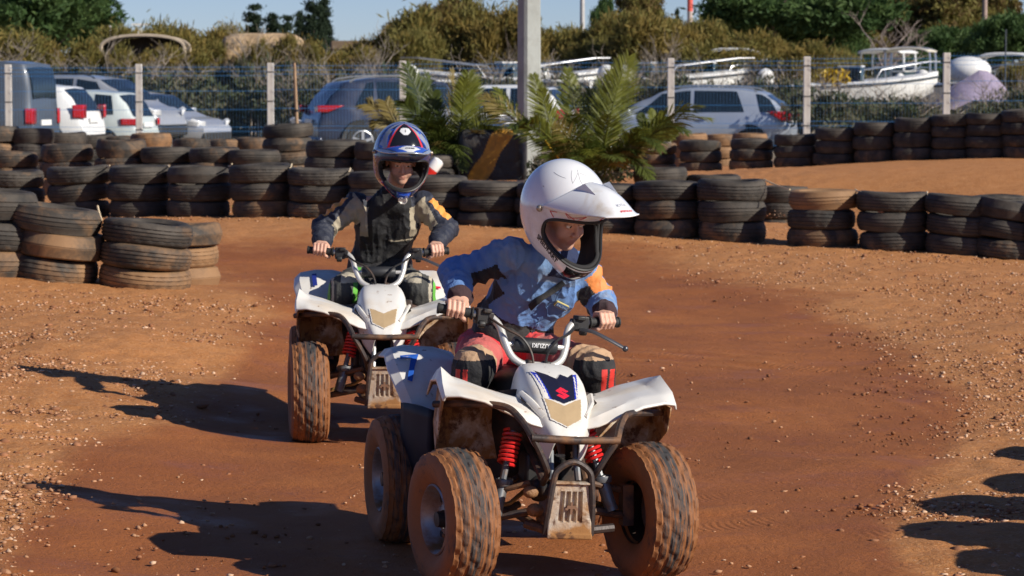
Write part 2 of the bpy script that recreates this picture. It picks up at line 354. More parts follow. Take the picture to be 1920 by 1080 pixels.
# loose stones: small facets scattered over the gravelly parts
ICO_V, ICO_F = [], []
_b = bmesh.new(); bmesh.ops.create_icosphere(_b, subdivisions=1, radius=1); _b.verts.index_update()
ICO_V = np.array([v.co[:] for v in _b.verts]); ICO_F = np.array([[v.index for v in f.verts] for f in _b.faces]); _b.free()
def stones(name, n, smin, smax, mats, label, keep_smooth, seed, flat=.6, size_pow=4):
    r = np.random.RandomState(seed); px = r.uniform(-150, 2070, n*4); py = 395+r.uniform(0, 1, n*4)**1.1*720
    # to ground
    cp, sp = math.cos(PITCH), math.sin(PITCH); dx = (px-960)/FPX; u = (540-py)/FPX; dy = cp+u*sp; dz = -sp+u*cp
    T = CAMZ/-dz; x = dx*T; y = dy*T
    for _ in range(8):
        z = gz_np(x, y); T = (CAMZ-z)/-dz; x = dx*T; y = dy*T
    g = gravel_mask(x, y, z); k = (r.uniform(0, 1, len(x)) < np.clip(keep_smooth+g*1.1, 0, 1)) & (y > 7.3) & (y < 45); x, y, z = x[k][:n], y[k][:n], z[k][:n]; n = len(x)
    s = smin+(smax-smin)*r.uniform(0, 1, n)**size_pow
    sc3 = np.stack([s*r.uniform(.7, 1.3, n), s*r.uniform(.7, 1.3, n), s*flat*r.uniform(.6, 1.2, n)], 1)
    an = r.uniform(0, 6.28, n); V = ICO_V[None]*(1+r.uniform(-.45, .40, (n, 12, 1)))*sc3[:, None]
    c_, s2 = np.cos(an)[:, None], np.sin(an)[:, None]; V = np.stack([V[..., 0]*c_-V[..., 1]*s2, V[..., 0]*s2+V[..., 1]*c_, V[..., 2]], -1)
    V += np.stack([x, y, z+s*.12], 1)[:, None]; F = ICO_F[None]+(np.arange(n)*12)[:, None, None]
    o = np_obj(name, V.reshape(-1, 3), F.reshape(-1, 3), mats, midx=np.repeat(r.choice(len(mats), n, p=[.5, .3, .2][:len(mats)] if len(mats) == 3 else None), 20))
    return tag(o, label, 'gravel', kind='stuff')
m_st = [mat('stone tan', (.44, .23, .12), .85, vary=.25, vscale=3), mat('stone red', (.28, .12, .055), .9, vary=.3, vscale=3), mat('stone pale', (.56, .37, .24), .8, vary=.2, vscale=3)]
stones('gravel', 52000, .0020, .0135, m_st, 'small tan and red stones strewn over the dirt', .03, 5)
stones('dirt_clods', 900, .006, .026, [mat('clod', (.24, .10, .045), .95, vary=.25), m_st[1]], 'dark red clods of earth lying on the track edges', .05, 8, .55, 2.5)
bpy.data.objects['dirt_clods']['category'] = 'clods'
def clod_piles(spots, seed):
    r = np.random.RandomState(seed); P = []
    for px, py, n_, sp in spots:
        n_ = int(n_*.6); sp *= 1.25
        Yc = CAMZ*FPX/(py-150); xc = (px-960)/FPX*Yc; P.append(np.stack([xc+r.normal(0, sp, n_), Yc+r.normal(0, sp*2.2, n_), r.uniform(.004, .015, n_)*r.uniform(.4, 1, n_)], 1))
    P = np.concatenate(P); n = len(P); s = P[:, 2]; V = ICO_V[None]*(1+r.uniform(-.4, .4, (n, 12, 1)))*np.stack([s, s, s*.7], 1)[:, None]
    V += np.stack([P[:, 0], P[:, 1], gz_np(P[:, 0], P[:, 1])+s*.2], 1)[:, None]; F = ICO_F[None]+(np.arange(n)*12)[:, None, None]
    tag(np_obj('earth_crumbs', V.reshape(-1, 3), F.reshape(-1, 3), [mat('crumb', (.20, .075, .026), .95, vary=.3)]), 'dark crumbs of earth thrown up in patches round the bend', 'crumbs', kind='stuff')
clod_piles([(1575, 590, 130, .10), (1640, 740, 90, .10), (1700, 700, 110, .14), (1620, 640, 80, .12), (1660, 830, 70, .10), (1640, 965, 60, .07), (1735, 560, 90, .2), (1480, 640, 50, .2), (1380, 560, 60, .25), (1290, 500, 90, .3), (700, 455, 120, .5), (450, 470, 150, .5), (1850, 620, 120, .25), (1800, 800, 90, .15), (120, 560, 260, .22), (260, 590, 160, .25), (330, 650, 90, .25), (80, 700, 90, .2), (1380, 700, 30, .3), (1500, 880, 40, .25), (60, 900, 70, .12), (500, 1020, 60, .15), (1350, 930, 25, .2), (1780, 500, 120, .4)], 4)

# ================================================================ TYRES
tm = bpy.data.materials.new('rubber'); tm.use_nodes = True; t = NT(tm)
tc = t.new('ShaderNodeTexCoord').outputs['Object']; oi = t.new('ShaderNodeObjectInfo'); off = t.new('ShaderNodeVectorMath', operation='ADD')
sc_ = t.new('ShaderNodeVectorMath', operation='SCALE'); cmb = t.new('ShaderNodeCombineXYZ')
for i in range(3): t.l.new(oi.outputs['Random'], cmb.inputs[i])
t.l.new(cmb.outputs[0], sc_.inputs[0]); sc_.inputs['Scale'].default_value = 37; t.l.new(tc, off.inputs[0]); t.l.new(sc_.outputs[0], off.inputs[1]); vec = off.outputs[0]
sepc = t.new('ShaderNodeSeparateColor'); t.l.new(oi.outputs['Color'], sepc.inputs[0]); mudv = sepc.outputs[0]
dust = t.ramp(t.noise(vec, 5, 7, .65), [(.30, 0.0), (.72, 1.0)])
base = t.mix(dust, (.017, .0165, .016), (.092, .076, .060))
n2 = t.noise(vec, 3.2, 8, .7, .5)
k = t.math('MULTIPLY', t.ramp(t.math('ADD', n2, t.math('MULTIPLY_ADD', mudv, .42, -.30)), [(.41, 0.0), (.64, 1.0)]), .92)
mudc = t.mix(t.noise(vec, 12, 5), (.33, .185, .085), (.21, .118, .058))
c = t.mix(k, base, mudc); t.l.new(c, t.b.inputs['Base Color']); t.b.inputs['Roughness'].default_value = .72; t.b.inputs['Specular IOR Level'].default_value = .35
t.l.new(t.bump(t.noise(vec, 70, 5, .7), .35, .006), t.b.inputs['Normal'])
def car_tyre_mesh(kind, seed):
    h = .0925; RQ = .016 if kind in (1, 3) else .009; P = [(.2, -.05), (.197, -.062), (.215, -.084), (.245, -.0925), (.272, -.0905), (.288, -.080), (.310-RQ*1.15, -.068)]
    gr = {0: (-.044, -.015, .015, .044), 1: (-.03, 0, .03), 2: (-.05, -.018, .018, .05), 3: (0,)}[kind]
    dep = {0: .008, 1: .007, 2: .006, 3: .003}[kind]
    for g in gr: q_ = .310-RQ*(g/.066)**2; P += [(q_, g-.0050), (q_-dep, g-.0040), (q_-dep, g+.0040), (q_, g+.0050)]
    P += [(.310-RQ*1.15, .068), (.288, .080), (.272, .0905), (.245, .0925), (.215, .084), (.197, .062), (.2, .05), (.222, .045), (.268, .052), (.284, 0), (.268, -.052), (.222, -.045)]
    b = MB(); n = 96; b.lathe(P, n, closed=True); r = random.Random(seed); a0, a1, a2 = (r.uniform(0, 6.28) for _ in range(3)); out = []
    for i, (x, y, z) in enumerate(b.v):
        an = math.atan2(y, x); rad = math.hypot(x, y); j = i % n
        f = 1+.012*math.sin(2*an+a0)+.006*math.sin(3*an+a1)
        if kind in (0, 2) and rad > .300 and abs(z) > .03 and (j % 4 == 0): f -= .016
        if kind == 2 and .29 < rad < .309 and (j % 4 < 2): f -= .008
        out.append((x*f, y*f, z*(1+.05*math.sin(an*2+a2)*(rad > .23))+.005*math.sin(2*an+a1)))
    b.v = out; me_o = b.build('tyre', tm, angle=32); me = me_o.data; bpy.data.objects.remove(me_o); return me
TM = [car_tyre_mesh(k, 10+k) for k in (0, 1, 2, 3, 0, 1)]
ORD = ['first', 'second', 'third', 'fourth', 'fifth', 'sixth', 'seventh', 'eighth', 'ninth', 'tenth', 'eleventh', 'twelfth', 'thirteenth', 'fourteenth', 'fifteenth', 'sixteenth', 'seventeenth', 'eighteenth']
LVL = {3: ['bottom', 'middle', 'top'], 4: ['bottom', 'second lowest', 'third lowest', 'top']}
ROWTXT = {'near left': 'short leaning wall at the left edge', 'middle': 'long middle wall', 'second': 'few stacks behind the middle wall', 'back left': 'left wall before the fence', 'farthest left': 'farthest left row', 'right bank': 'wall climbing the right bank', 'orange': 'orange row by the silver estate'}
SKIP = set()
tr = random.Random(3)
def place_tyre(x, y, z, hs, rz, tilt, tdir, mud, label, group, mi=None):
    o = bpy.data.objects.new('tyre', TM[tr.randrange(6) if mi is None else mi]); COL.link(o); o.location = (x, y, z); s = tr.uniform(.97, 1.02)
    o.scale = (s, s, hs/.185); o.rotation_mode = 'ZYX'; o.rotation_euler = (tilt*math.sin(tdir)+R(tr.uniform(-1, 1)), tilt*math.cos(tdir)+R(tr.uniform(-1, 1)), rz)
    o.color = (mud, mud, mud, 1); return tag(o, label, 'tyre', group)
STK = {}
for rn, L in ROWS.items():
    for si, (cx, top, bot, w, n, ti, md) in enumerate(L):
        p, Y = stack_place(cx, bot, w, rn); hs = (bot-top)/FPX*Y/n; zb = min(p.z, gz(p.x, p.y))-.01 if rn != 'orange' else p.z-.01
        if rn in ('near left', 'middle', 'right bank'): zb = gz(p.x, p.y)-.015
        hs = (PT(cx, top, Y).z-zb)/n; STK[(rn, si)] = (p.x, p.y, zb+hs*n, Y)
        for k in range(n):
            if (rn, si, k) in SKIP: continue
            jit = .014 if rn != 'near left' else .03
            lev = LVL[n][k]; mud = md+(.35 if k == 0 else .12 if k == 1 else 0)+tr.uniform(-.12, .12)
            if (rn, si, k) == ('middle', 13, 2): mud = 1.15
            if (rn, si) == ('near left', 2): mud = (1.0, .62, .40)[k]
            if (rn, si) == ('near left', 1): mud = (.72, .78, .35)[k]
            word = 'mud coated' if mud > .8 else 'dusty' if mud > .35 else 'black worn'
            if rn == 'middle' and si == 13 and k == 2: word = 'pale tan'
            place_tyre(p.x+tr.uniform(-jit, jit), p.y+tr.uniform(-jit, jit), zb+hs*(k+.5), hs*1.015, tr.uniform(0, 6.28), R(ti)*(1 if k else .8), math.pi/2*0, min(mud, 1.2),
                       f'{word} {lev} tyre, {ORD[si]} stack of the {ROWTXT[rn]}', 'tyres of the '+ROWTXT[rn])
# planter tower of tyres with the stake
pt, Yt = stack_place(541, 335, 96); zt = pt.z
for k in range(4):
    w_ = 'raised to the rim' if k == 3 else ''
    place_tyre(pt.x+(.0, .02, -.01, .0)[k], pt.y, zt+.165*(k+.5), .17, k*1.3, R(-3), 0, (.8, .6, .5, .25)[k], ['lowest', 'second lowest', 'third lowest', 'uppermost'][k]+' tyre of the tall open stack that holds a wooden stake', 'tyres of the stack round the stake')
TOWER_TOP = zt+.66
# stacks just outside the right edge: their shadows fall into the frame
_sd = Vector((-to_sun.x, -to_sun.y, 0)).normalized(); _L = .72/math.tan(SUN_EL)+.29
NR = []
for tx, ty in [(1770, 1050), (1680, 995), (1730, 945), (1840, 905), (1855, 850)]:
    _Y = CAMZ*FPX/(ty-150); _c = Vector(((tx-960)/FPX*_Y, _Y, 0))-_sd*_L; NR.append((_c.x, _c.y, 4))
NR += [(NR[-1][0]+.35, NR[-1][1]+.9, 4), (NR[0][0]+.2, NR[0][1]-.8, 4)]
for i, (sx, sy, n) in enumerate(NR):
    for k in range(n):
        place_tyre(sx, sy, gz(sx, sy)+.18*(k+.5), .18, tr.uniform(0, 6), R(0), 0, .3, f'black {LVL[n][k]} tyre, {ORD[i]} stack along the near right track edge', 'tyres along the near right edge')

# ================================================================ ROPES on the tyre tops
m_rope = mat('rope', (.62, .50, .33), .8)
def rope(p, q, sag, label, r_=.007):
    p, q = Vector(p), Vector(q); b = MB(); pts = [p.lerp(q, i/8)-Vector((0, 0, sag*4*(i/8)*(1-i/8))) for i in range(9)]
    b.tube(pts, r_, 6); return tag(b.build('rope', m_rope), label, 'rope', 'ropes tying the tyre stacks')
def rim(rn, si, side, back=0):
    x, y, z, Y = STK[(rn, si)]; return Vector((x+side*.285, y-.02+back, z+.004))
RL = [('middle', 1, 'pale rope between the second and third stack of the middle wall'), ('middle', 2, 'pale rope between the third and fourth stack of the middle wall'), ('middle', 3, 'pale rope between the fourth and fifth stack of the middle wall'), ('middle', 4, 'pale rope between the fifth and sixth stack of the middle wall'),
      ('middle', 5, 'tan rope knotted on the tyres behind the black jacket rider'), ('middle', 12, 'long tan rope running to the pale topped tyre stack'), ('middle', 13, 'tan rope right of the pale topped tyre stack'), ('middle', 14, 'tan rope between the two wide stacks at the right'), ('near left', 1, 'short rope tying the two leaning stacks at the left'), ('right bank', 5, 'short rope on the bank wall under the fence post')]
for rn, si, lb in RL: rope(rim(rn, si, 1), rim(rn, si+1, -1), .008, lb)

# ================================================================ CONCRETE POLE, STAKE, PAD, MARKER
m_conc = mat('concrete', (.33, .355, .335), .85, vary=.12, vscale=3, dirt=((.22, .22, .20), 2.5, .5, .8), bump=(40, .3, .01))
yp = 36.0; pc = PT(992, 200, yp); b = MB(); hw = .112
poly = [(-hw, -hw+.03), (-hw+.03, -hw), (hw-.03, -hw), (hw, -hw+.03), (hw, hw-.03), (hw-.03, hw), (-hw+.03, hw), (-hw, hw-.03)]
N = 14; rows = []
for i in range(N):
    z = -.3+9.5*i/(N-1); s = 1.12-.32*i/(N-1); rows.append([(x*s, y*s, z) for x, y in poly+poly[:1]])
b.grid(rows); b.add([(x*.8, y*.8, 9.2) for x, y in poly], [tuple(range(8))])
o = b.build('utility_pole', m_conc, smooth=False, merge=.001); o.location = (pc.x, yp, gz(pc.x, yp)); o.rotation_euler.z = R(28); tag(o, 'tall square concrete pole rising behind the palms', 'pole')
m_wood = mat('stake wood', (.34, .22, .13), .8, vary=.2, vscale=12)
b = MB(); p0 = PT(558, 262, Yt); p1 = PT(552, 118, Yt); b.tube([(p0.x, p0.y, zt), p0, PT(555, 190, Yt), p1], [.024, .022, .020, .017], 8)
o = b.build('wooden_stake', m_wood); tag(o, 'thin brown wooden stake standing in the open tyre stack', 'stake')
b = MB()
for yy_ in (207, 237): b = MB(); q = PT(556, yy_, Yt); b.lathe([(.024, -.012), (.029, -.012), (.029, .012), (.024, .012)], 10, q); b.build('tie_band', mat('tie', (.02, .02, .02), .5), o)
m_pad = mat('pad black', (.022, .024, .028), .42, vary=.3, vscale=5, bump=(9, .5, .05), dirt=((.09, .075, .06), 4, .5, .8)); m_padY = mat('pad yellow', (.62, .30, .035), .6, vary=.2, vscale=6, dirt=((.30, .17, .06), 6, .48, .7))
p0 = PT(863, 337, 32.5); p1 = PT(986, 243, 32.5); Wd = p1.x-p0.x; Hd = p1.z-p0.z; b = MB(); n = 26; rows = []
def padpt(u, v):   # u around 0..1 (front and both sides), v up 0..1, then over the top
    r_ = .07; return None
bm_ = bmesh.new(); bmesh.ops.create_cube(bm_, size=1); bmesh.ops.subdivide_edges(bm_, edges=bm_.edges, cuts=48, use_grid_fill=True)
for v in bm_.verts:
    x, y, z = v.co; x, y, z = x*Wd, y*.5, z*Hd
    m_ = .085; q = Vector((max(-Wd/2+m_, min(Wd/2-m_, x)), max(-.25+m_, min(.25-m_, y)), max(-Hd/2, min(Hd/2-m_, z)))); d = Vector((x, y, z))-q
    if d.length > 1e-5: q = q+d.normalized()*m_*min(1, d.length/m_*1.2)
    nn = mnoise.noise(Vector((x*4, y*4, z*1.5)))*.03+mnoise.noise(Vector((x*13+z*5, y*9, z*6)))*.010; v.co = q*(1+nn)
for f in bm_.faces:
    c = f.calc_center_median(); u = c.x/Wd+.5; v = c.z/Hd+.5
    f.material_index = 1 if abs(u-(.28+.44*v)) < .15+.02*math.sin(v*9) and c.y < .2 else 0; f.smooth = True
me = bpy.data.meshes.new('barrier_pad'); bm_.to_mesh(me); bm_.free(); me.materials.append(m_pad); me.materials.append(m_padY)
o = bpy.data.objects.new('barrier_pad', me); COL.link(o); o.location = (p0.x+Wd/2, 32.6, p0.z+Hd/2); o.rotation_euler.z = R(-6); tag(o, 'black wrapped crash pad with a yellow diagonal band at the pole foot', 'crash pad')
# red and white plastic barrier end
b = MB(); q = PT(814, 312, 31); M = Matrix.Translation(q) @ Matrix.Rotation(R(38), 4, 'Y') @ Matrix.Scale(.8, 4)
b.lathe([(.0, -.22), (.075, -.22), (.082, -.20), (.082, -.04)], 16, mi=0); b.lathe([(.0825, -.04), (.0825, .07), (.075, .10), (.04, .12), (0, .12)], 16, mi=1)
b.lathe([(.0, -.9), (.06, -.9), (.065, -.22), (.0, -.22)], 12, mi=0)
o = b.build('marker_post', [mat('marker red', (.62, .02, .015), .4), mat('marker white', (.8, .8, .78), .4)], xf=M); tag(o, 'leaning red plastic marker post with a white top behind the blue helmet', 'marker post')
b = MB(); q0 = PT(1022, 262, 31.5); q1 = PT(1047, 296, 31.3); b.tube([q0, q0.lerp(q1, .5)+Vector((0, 0, -.01)), q1], .009, 6)
o = b.build('rope', mat('yellow rope', (.75, .45, .03), .6)); tag(o, 'short twisted yellow rope hanging among the palm fronds', 'rope')

# ================================================================ MESH FENCE
m_post = mat('fence post', (.55, .51, .46), .8, vary=.1, dirt=((.36, .32, .27), 3, .5, .8)); m_wire = mat('blue wire', (.16, .34, .56), .4); m_tie = mat('tie', (.02, .02, .02), .5); m_wire2 = mat('blue wire bright', (.05, .24, .55), .4)
fx = [-232, 15, 260, 507, 755, 1007, 1258, 1513, 1775, 2040]; ft = [122, 121, 120, 118, 114, 112, 109, 106, 99, 95]
FP = [PT(x, y, 55.5-(x-15)/2025*4.3) for x, y in zip(fx, ft)]
fence = empty('mesh_fence', (FP[0].x, FP[0].y, gz(FP[0].x, FP[0].y)), 0, 'blue welded mesh fence on pale concrete posts in front of the parked cars', 'fence'); fo = Vector(fence.location)
for i, p in enumerate(FP):
    b = MB(); zb = gz(p.x, p.y)-.1; b.box((0, 0, (p.z-zb)/2), (.125, .11, p.z-zb)); o = b.build('post', m_post, fence, smooth=False, bevel=.012); o.location = Vector((p.x, p.y, zb))-fo
    for k in (.17, .72, 1.25): b = MB(); b.box((0, 0, p.z-zb-k), (.137, .122, .018)); b.build('tie_band', m_tie, o, smooth=False)
for i in range(len(FP)-1):
    a_, c_ = FP[i], FP[i+1]; b = MB(); d = c_-a_; L = math.hypot(d.x, d.y); rot = Matrix.Rotation(math.atan2(d.y, d.x), 3, 'Z'); mid = (a_+c_)/2; offy = -.07
    top = mid.z-.02
    def at_(s, z): q = a_.lerp(c_, s); return (q.x, q.y+offy, z)
    for dz in (.05, .13, .21, .50, .85, 1.18, 1.26, 1.58): b.box(at_(.5, top-dz), (L-.1, .005, .0062), rot, mi=1)
    nv = int(L/.06)
    for k in range(1, nv): b.box(at_(k/nv, top-.80), (.0016, .0016, 1.62), rot)
    b.xf(Matrix.Translation(-fo)); b.build('wire_panel', [m_wire, m_wire2], fence, smooth=False)

# ================================================================ CARS
m_glass = mat('car glass', (.012, .020, .028), .08, spec=.8, vary=0); m_rub = mat('car rubber', (.02, .02, .02), .8, vary=0); m_alloy = mat('alloy', (.45, .46, .47), .35, metal=.7, vary=0)
m_blackp = mat('black plastic', (.025, .026, .028), .6, vary=.1); m_red = mat('lamp red', (.42, .008, .012), .2, vary=0, coat=1); m_clear = mat('lamp clear', (.72, .74, .76), .15, vary=0, coat=1)
m_plate = mat('number plate', (.75, .75, .72), .5, vary=0); m_chr = mat('chrome', (.7, .7, .7), .2, metal=1, vary=0)
def paint(n, c, met=.4, rough=.28): return mat(n, c, rough, metal=met, vary=.03, coat=.6, dirt=((c[0]*.6+.05, c[1]*.6+.04, c[2]*.6+.03), 2.2, .5, .95))
def interp(pts, x):
    if x <= pts[0][0]: return pts[0][1]
    for (a, za), (c, zc) in zip(pts, pts[1:]):
        if x <= c:
            u = (x-a)/(c-a); u = u*u*(3-2*u)*.5+u*.5; return za+(zc-za)*u
    return pts[-1][1]
def make_car(name, label, cat, mp, L, W, belt, roof, wins, ws, rw, wheels, loc, yaw, tail, wr=.32, wroof=.80, rails=False, headl=None, spare=False, cladding=False, group=None):
    """local +X is the car's front; belt/roof are (x,z) profiles; wins = side windows (x0,x1 at the belt, x0,x1 at the roof)"""
    root = empty(name, loc, yaw, label, cat, group); H0 = .22; xs_ = np.linspace(0, L, 56)
    def hw(x): e = abs(2*x/L-1); return W/2*(1-.20*e**5-.05*e**2)
    def ring(x, off=0.0):
        w = hw(x)+off; zb = interp(belt, x); zr = max(interp(roof, x), zb+.004); g = min(1, (zr-zb)/.25); wr_ = w*(wroof*g+.90*(1-g)); H1 = H0+(.12*(abs(2*x/L-1)**8))
        zr += off; return [(0, H1), (.80*w, H1), (.95*w, H1+.07), (w, H1+.22), (w*1.0, (H1+zb)/2+.12), (w*.985, zb-.06), (w*.955, zb), (w*.955+(wr_-w*.955)*.5, zb+(zr-zb)*.5), (wr_*1.0, zb+(zr-zb)*.90), (wr_*.93, zr-.006*g), (wr_*.5, zr+.012*g), (0, zr+.018*g)]
    rows = []
    for x in xs_:
        h = ring(x); rows.append([(x, y, z) for y, z in h]+[(x, -y, z) for y, z in h[::-1][1:]])
    b = MB(); b.grid(rows); n = len(rows[0]); b.f += [tuple(range(n)), tuple(len(b.v)-n+i for i in range(n))[::-1]]; b.m += [0, 0]
    b.build('body', mp, root, angle=50, merge=.002)
    def side_pt(x, tt, s, off):
        h = ring(x, off); P = h[6:10]; u = min(.999, max(0, tt))*3; i = int(u); f = u-i; return (x, s*(P[i][0]+(P[i+1][0]-P[i][0])*f), P[i][1]+(P[i+1][1]-P[i][1])*f)
    for (x0b, x1b, x0t, x1t) in wins:
        for s in (1, -1):
            b = MB(); rows = []
            for i in range(7):
                tt = .04+.62*i/6; a = x0b+(x0t-x0b)*i/6; c = x1b+(x1t-x1b)*i/6; rows.append([side_pt(a+(c-a)*j/8, tt, s, .006) for j in range(9)])
            b.grid(rows); b.build('side_window', m_glass, root)
    for nm, rng in (('windscreen', ws), ('rear_window', rw)):
        if not rng: continue
        a, c = rng; b = MB(); rows = []
        for i in range(9):
            x = a+(c-a)*i/8; h = ring(x, .008); y1 = h[9][0]*.97; rows.append([(x+(.008 if nm == 'windscreen' else -.008), y1*(j/6-1), h[9][1]+(h[11][1]-h[9][1])*(1-abs(j/6-1))) for j in range(13)])
        b.grid(rows); b.build(nm, m_glass, root)
    for wx in wheels:
        for s in (1, -1):
            yw = hw(wx)
            b = MB(); b.lathe([(0, s*(yw+.004)), (wr+.07, s*(yw+.004)), (wr+.085, s*(yw+.012)), (wr+.10, s*(yw-.03))], 28, (wx, 0, wr), 'Y'); b.build('wheel_arch', m_blackp, root)
            b = MB(); b.lathe([(wr*.62, s*(yw-.16)), (wr*.95, s*(yw-.16)), (wr, s*(yw-.12)), (wr, s*(yw-.01)), (wr*.95, s*(yw+.022)), (wr*.66, s*(yw+.026)), (wr*.62, s*(yw+.015)), (wr*.5, s*(yw+.006))], 28, (0, 0, 0), 'Y')
            w_ = b.build('wheel', m_rub, root); w_.location = (wx, 0, wr)
            b = MB(); b.lathe([(wr*.64, s*(yw+.02)), (wr*.60, s*(yw+.024)), (wr*.56, s*(yw+.008))], 24, (0, 0, 0), 'Y'); b.lathe([(0, s*(yw+.03)), (.06, s*(yw+.028)), (.065, s*(yw+.01))], 12, (0, 0, 0), 'Y')
            for q in range(5):
                a = q*2*math.pi/5+.3; rot = Matrix.Rotation(-a, 3, 'Y'); b.box(rot @ Vector((wr*.33, s*(yw+.018), 0)), (wr*.56, .015, .055), rot)
            b.build('rim', m_alloy, w_)
    # lamps, plate, handles, mirrors, bumper line
    for s in (1, -1):
        if tail:
            x0, x1, z0, z1 = tail; b = MB(); rows = []
            for i in range(6):
                z = z0+(z1-z0)*i/5; row = []
                for j in range(7):
                    x = x0+(x1-x0)*(j/6)*(.35+.65*(i/5) if x1 > .45 else 1); row.append((x, s*(hw(max(x, 0))+.012), z))
                row.insert(0, (x0-.02, s*(hw(0)*.78), z)); rows.append(row)
            b.grid(rows); b.build('tail_lamp', m_red, root, solid=.02, soff=0)
        b = MB(); hx = L-.02; z = headl or interp(belt, L-.45)-.12
        rows = [[(L-.05-.62*j/6*(1-.25*i), s*(hw(L-.05-.55*j/6)*(.99 if j else .70)+.010), z-.07+.14*i/3+.02*j/6*i) for j in range(7)] for i in range(4)]
        b.grid(rows); b.build('headlamp', m_clear, root, solid=.015, soff=0)
        for hxx in [L*.40, L*.62]:
            zz = interp(belt, hxx)-.10; b = MB(); b.box((hxx, s*(hw(hxx)+.014), zz), (.17, .03, .028)); b.build('door_handle', mp, root, bevel=.006)
        mx = ws[0]-.22 if ws else L*.7; b = MB(); b.box((mx, s*(hw(mx)+.09), interp(belt, mx)+.07), (.10, .20, .14)); b.build('mirror', mp, root, bevel=.03)
    b = MB(); b.box((-.005, 0, .78), (.03, .50, .11)); b.build('number_plate', m_plate, root, bevel=.004)
    b = MB(); b.box((.03, 0, .36), (.14, W*.80, .22)); b.build('rear_bumper', m_blackp if cladding else mp, root, bevel=.05)
    b = MB(); b.box((L-.03, 0, .40), (.12, W*.74, .20)); b.build('grille', m_blackp, root, bevel=.04)
    if rails:
        for s in (1, -1):
            x0, x1 = rails; yr = hw(L/2)*wroof*.86; zz = lambda x: interp(roof, x)+.055
            b = MB(); b.tube([(x0, s*yr, zz(x0)-.05)]+[(x0+.12+(x1-x0-.24)*i/6, s*yr, zz(x0+.12+(x1-x0-.24)*i/6)) for i in range(7)]+[(x1, s*yr, zz(x1)-.05)], .018, 6); b.build('roof_rail', m_blackp if rails[0] > .9 else m_alloy, root)
    if cladding:
        for s in (1, -1):
            b = MB(); rows = [[(x, s*(hw(x)+.012), z) for x in np.linspace(.15, L-.15, 30)] for z in (.24, .34, .42)]; b.grid(rows); b.build('sill_cladding', m_blackp, root, solid=.01)
    if spare:
        b = MB(); b.lathe([(0, -.20), (.26, -.20), (.33, -.17), (.34, -.10), (.34, -.02), (.30, 0)], 28, (0, 0, .92), 'X'); b.build('spare_wheel_cover', m_blackp, root)
    return root
WAG_B = [(0, .62), (.06, .90), (.5, .96), (1.6, .95), (2.9, .93), (3.3, .92), (4.0, .80), (4.35, .66), (4.5, .45)]
WAG_R = [(0, .6), (.10, .95), (.32, 1.22), (.62, 1.40), (1.2, 1.475), (2.1, 1.49), (2.7, 1.42), (3.1, 1.25), (3.75, .93), (4.5, .4)]
G = 'cars parked behind the mesh fence'
def gpt(px, Y): p = PT(px, 200, Y); return (p.x, Y, gz(p.x, Y)-.02)
silver = paint('silver blue paint', (.42, .47, .55)); white = paint('white paint', (.74, .75, .74), 0, .3); slate = paint('slate paint', (.03, .04, .075), .1); vang = paint('grey van paint', (.07, .088, .115), .1, .45); silv2 = paint('silver paint', (.45, .47, .50)); bluep = paint('deep blue paint', (.02, .09, .30), .2); 
# silver estate at the right, tail to the right
wx0 = PT(1503, 200, 62)
make_car('parked_car', 'silver estate car seen from its tail, right of the palms', 'car', silver, 4.5, 1.78, WAG_B, WAG_R, [(.95, 2.02, 1.12, 2.02), (2.10, 3.35, 2.10, 2.72), (.22, .62, .42, .72)], (3.62, 2.78), (.12, .50), (.86, 3.62), (wx0.x-.22, 61.4, -.06), R(180-13), (.0, .48, .80, 1.00), rails=(.7, 2.6), group=G)
SUV_B = [(0, .70), (.05, .98), (.5, 1.06), (1.6, 1.03), (2.9, 1.0), (3.3, 1.0), (4.1, .92), (4.5, .75), (4.65, .5)]
SUV_R = [(0, .6), (.10, 1.0), (.35, 1.35), (.62, 1.60), (1.3, 1.68), (2.2, 1.68), (2.8, 1.60), (3.2, 1.40), (3.75, 1.02), (4.65, .4)]
q = PT(566, 200, 60)
make_car('parked_car', 'dark blue grey estate car behind the wooden stake, tail lamp to the left', 'car', slate, 4.65, 1.88, SUV_B, SUV_R, [(.75, 1.15, 1.05, 1.2), (1.25, 2.12, 1.25, 2.12), (2.2, 3.35, 2.2, 2.78)], (3.62, 2.85), (.12, .52), (.90, 3.72), (q.x+.1, 60.6, -.05), R(20), (.0, .52, .98, 1.12), wr=.37, rails=(.7, 2.6), group=G)
HB = [(0, .62), (.05, .92), (.5, .98), (1.5, .94), (2.7, .92), (3.1, .90), (3.6, .80), (3.9, .62), (4.0, .42)]
HR = [(0, .6), (.10, .96), (.30, 1.28), (.50, 1.47), (1.2, 1.53), (2.0, 1.52), (2.5, 1.44), (2.85, 1.25), (3.35, .90), (4.0, .4)]
VB = [(0, .9), (.04, 1.15), (1.0, 1.20), (3.4, 1.15), (4.0, 1.05), (4.6, .9), (4.8, .5)]
VR = [(0, .9), (.04, 1.60), (.15, 1.93), (.5, 1.98), (2.5, 1.98), (3.3, 1.90), (3.8, 1.55), (4.2, 1.06), (4.8, .5)]
q = PT(98, 200, 56.5)
make_car('parked_van', 'dark grey van cut by the left edge with a dark rear window', 'van', vang, 4.8, 1.92, VB, VR, [(3.0, 3.9, 3.0, 3.4)], (4.1, 3.45), (.02, .12), (.85, 3.8), (q.x-.24, 57.2, -.02), R(180-13), (.0, .12, .76, 1.06), wr=.33, wroof=.90, group=G)
q = PT(196, 200, 61)
make_car('parked_car', 'white hatchback right beside the grey van', 'car', white, 4.0, 1.75, HB, HR, [(.62, 1.25, .70, 1.25), (1.35, 2.75, 1.35, 2.35)], (3.25, 2.55), (.10, .44), (.75, 3.2), (q.x-.22, 61.0, -.02), R(180-13), (.0, .20, .82, 1.10), cladding=True, group=G)
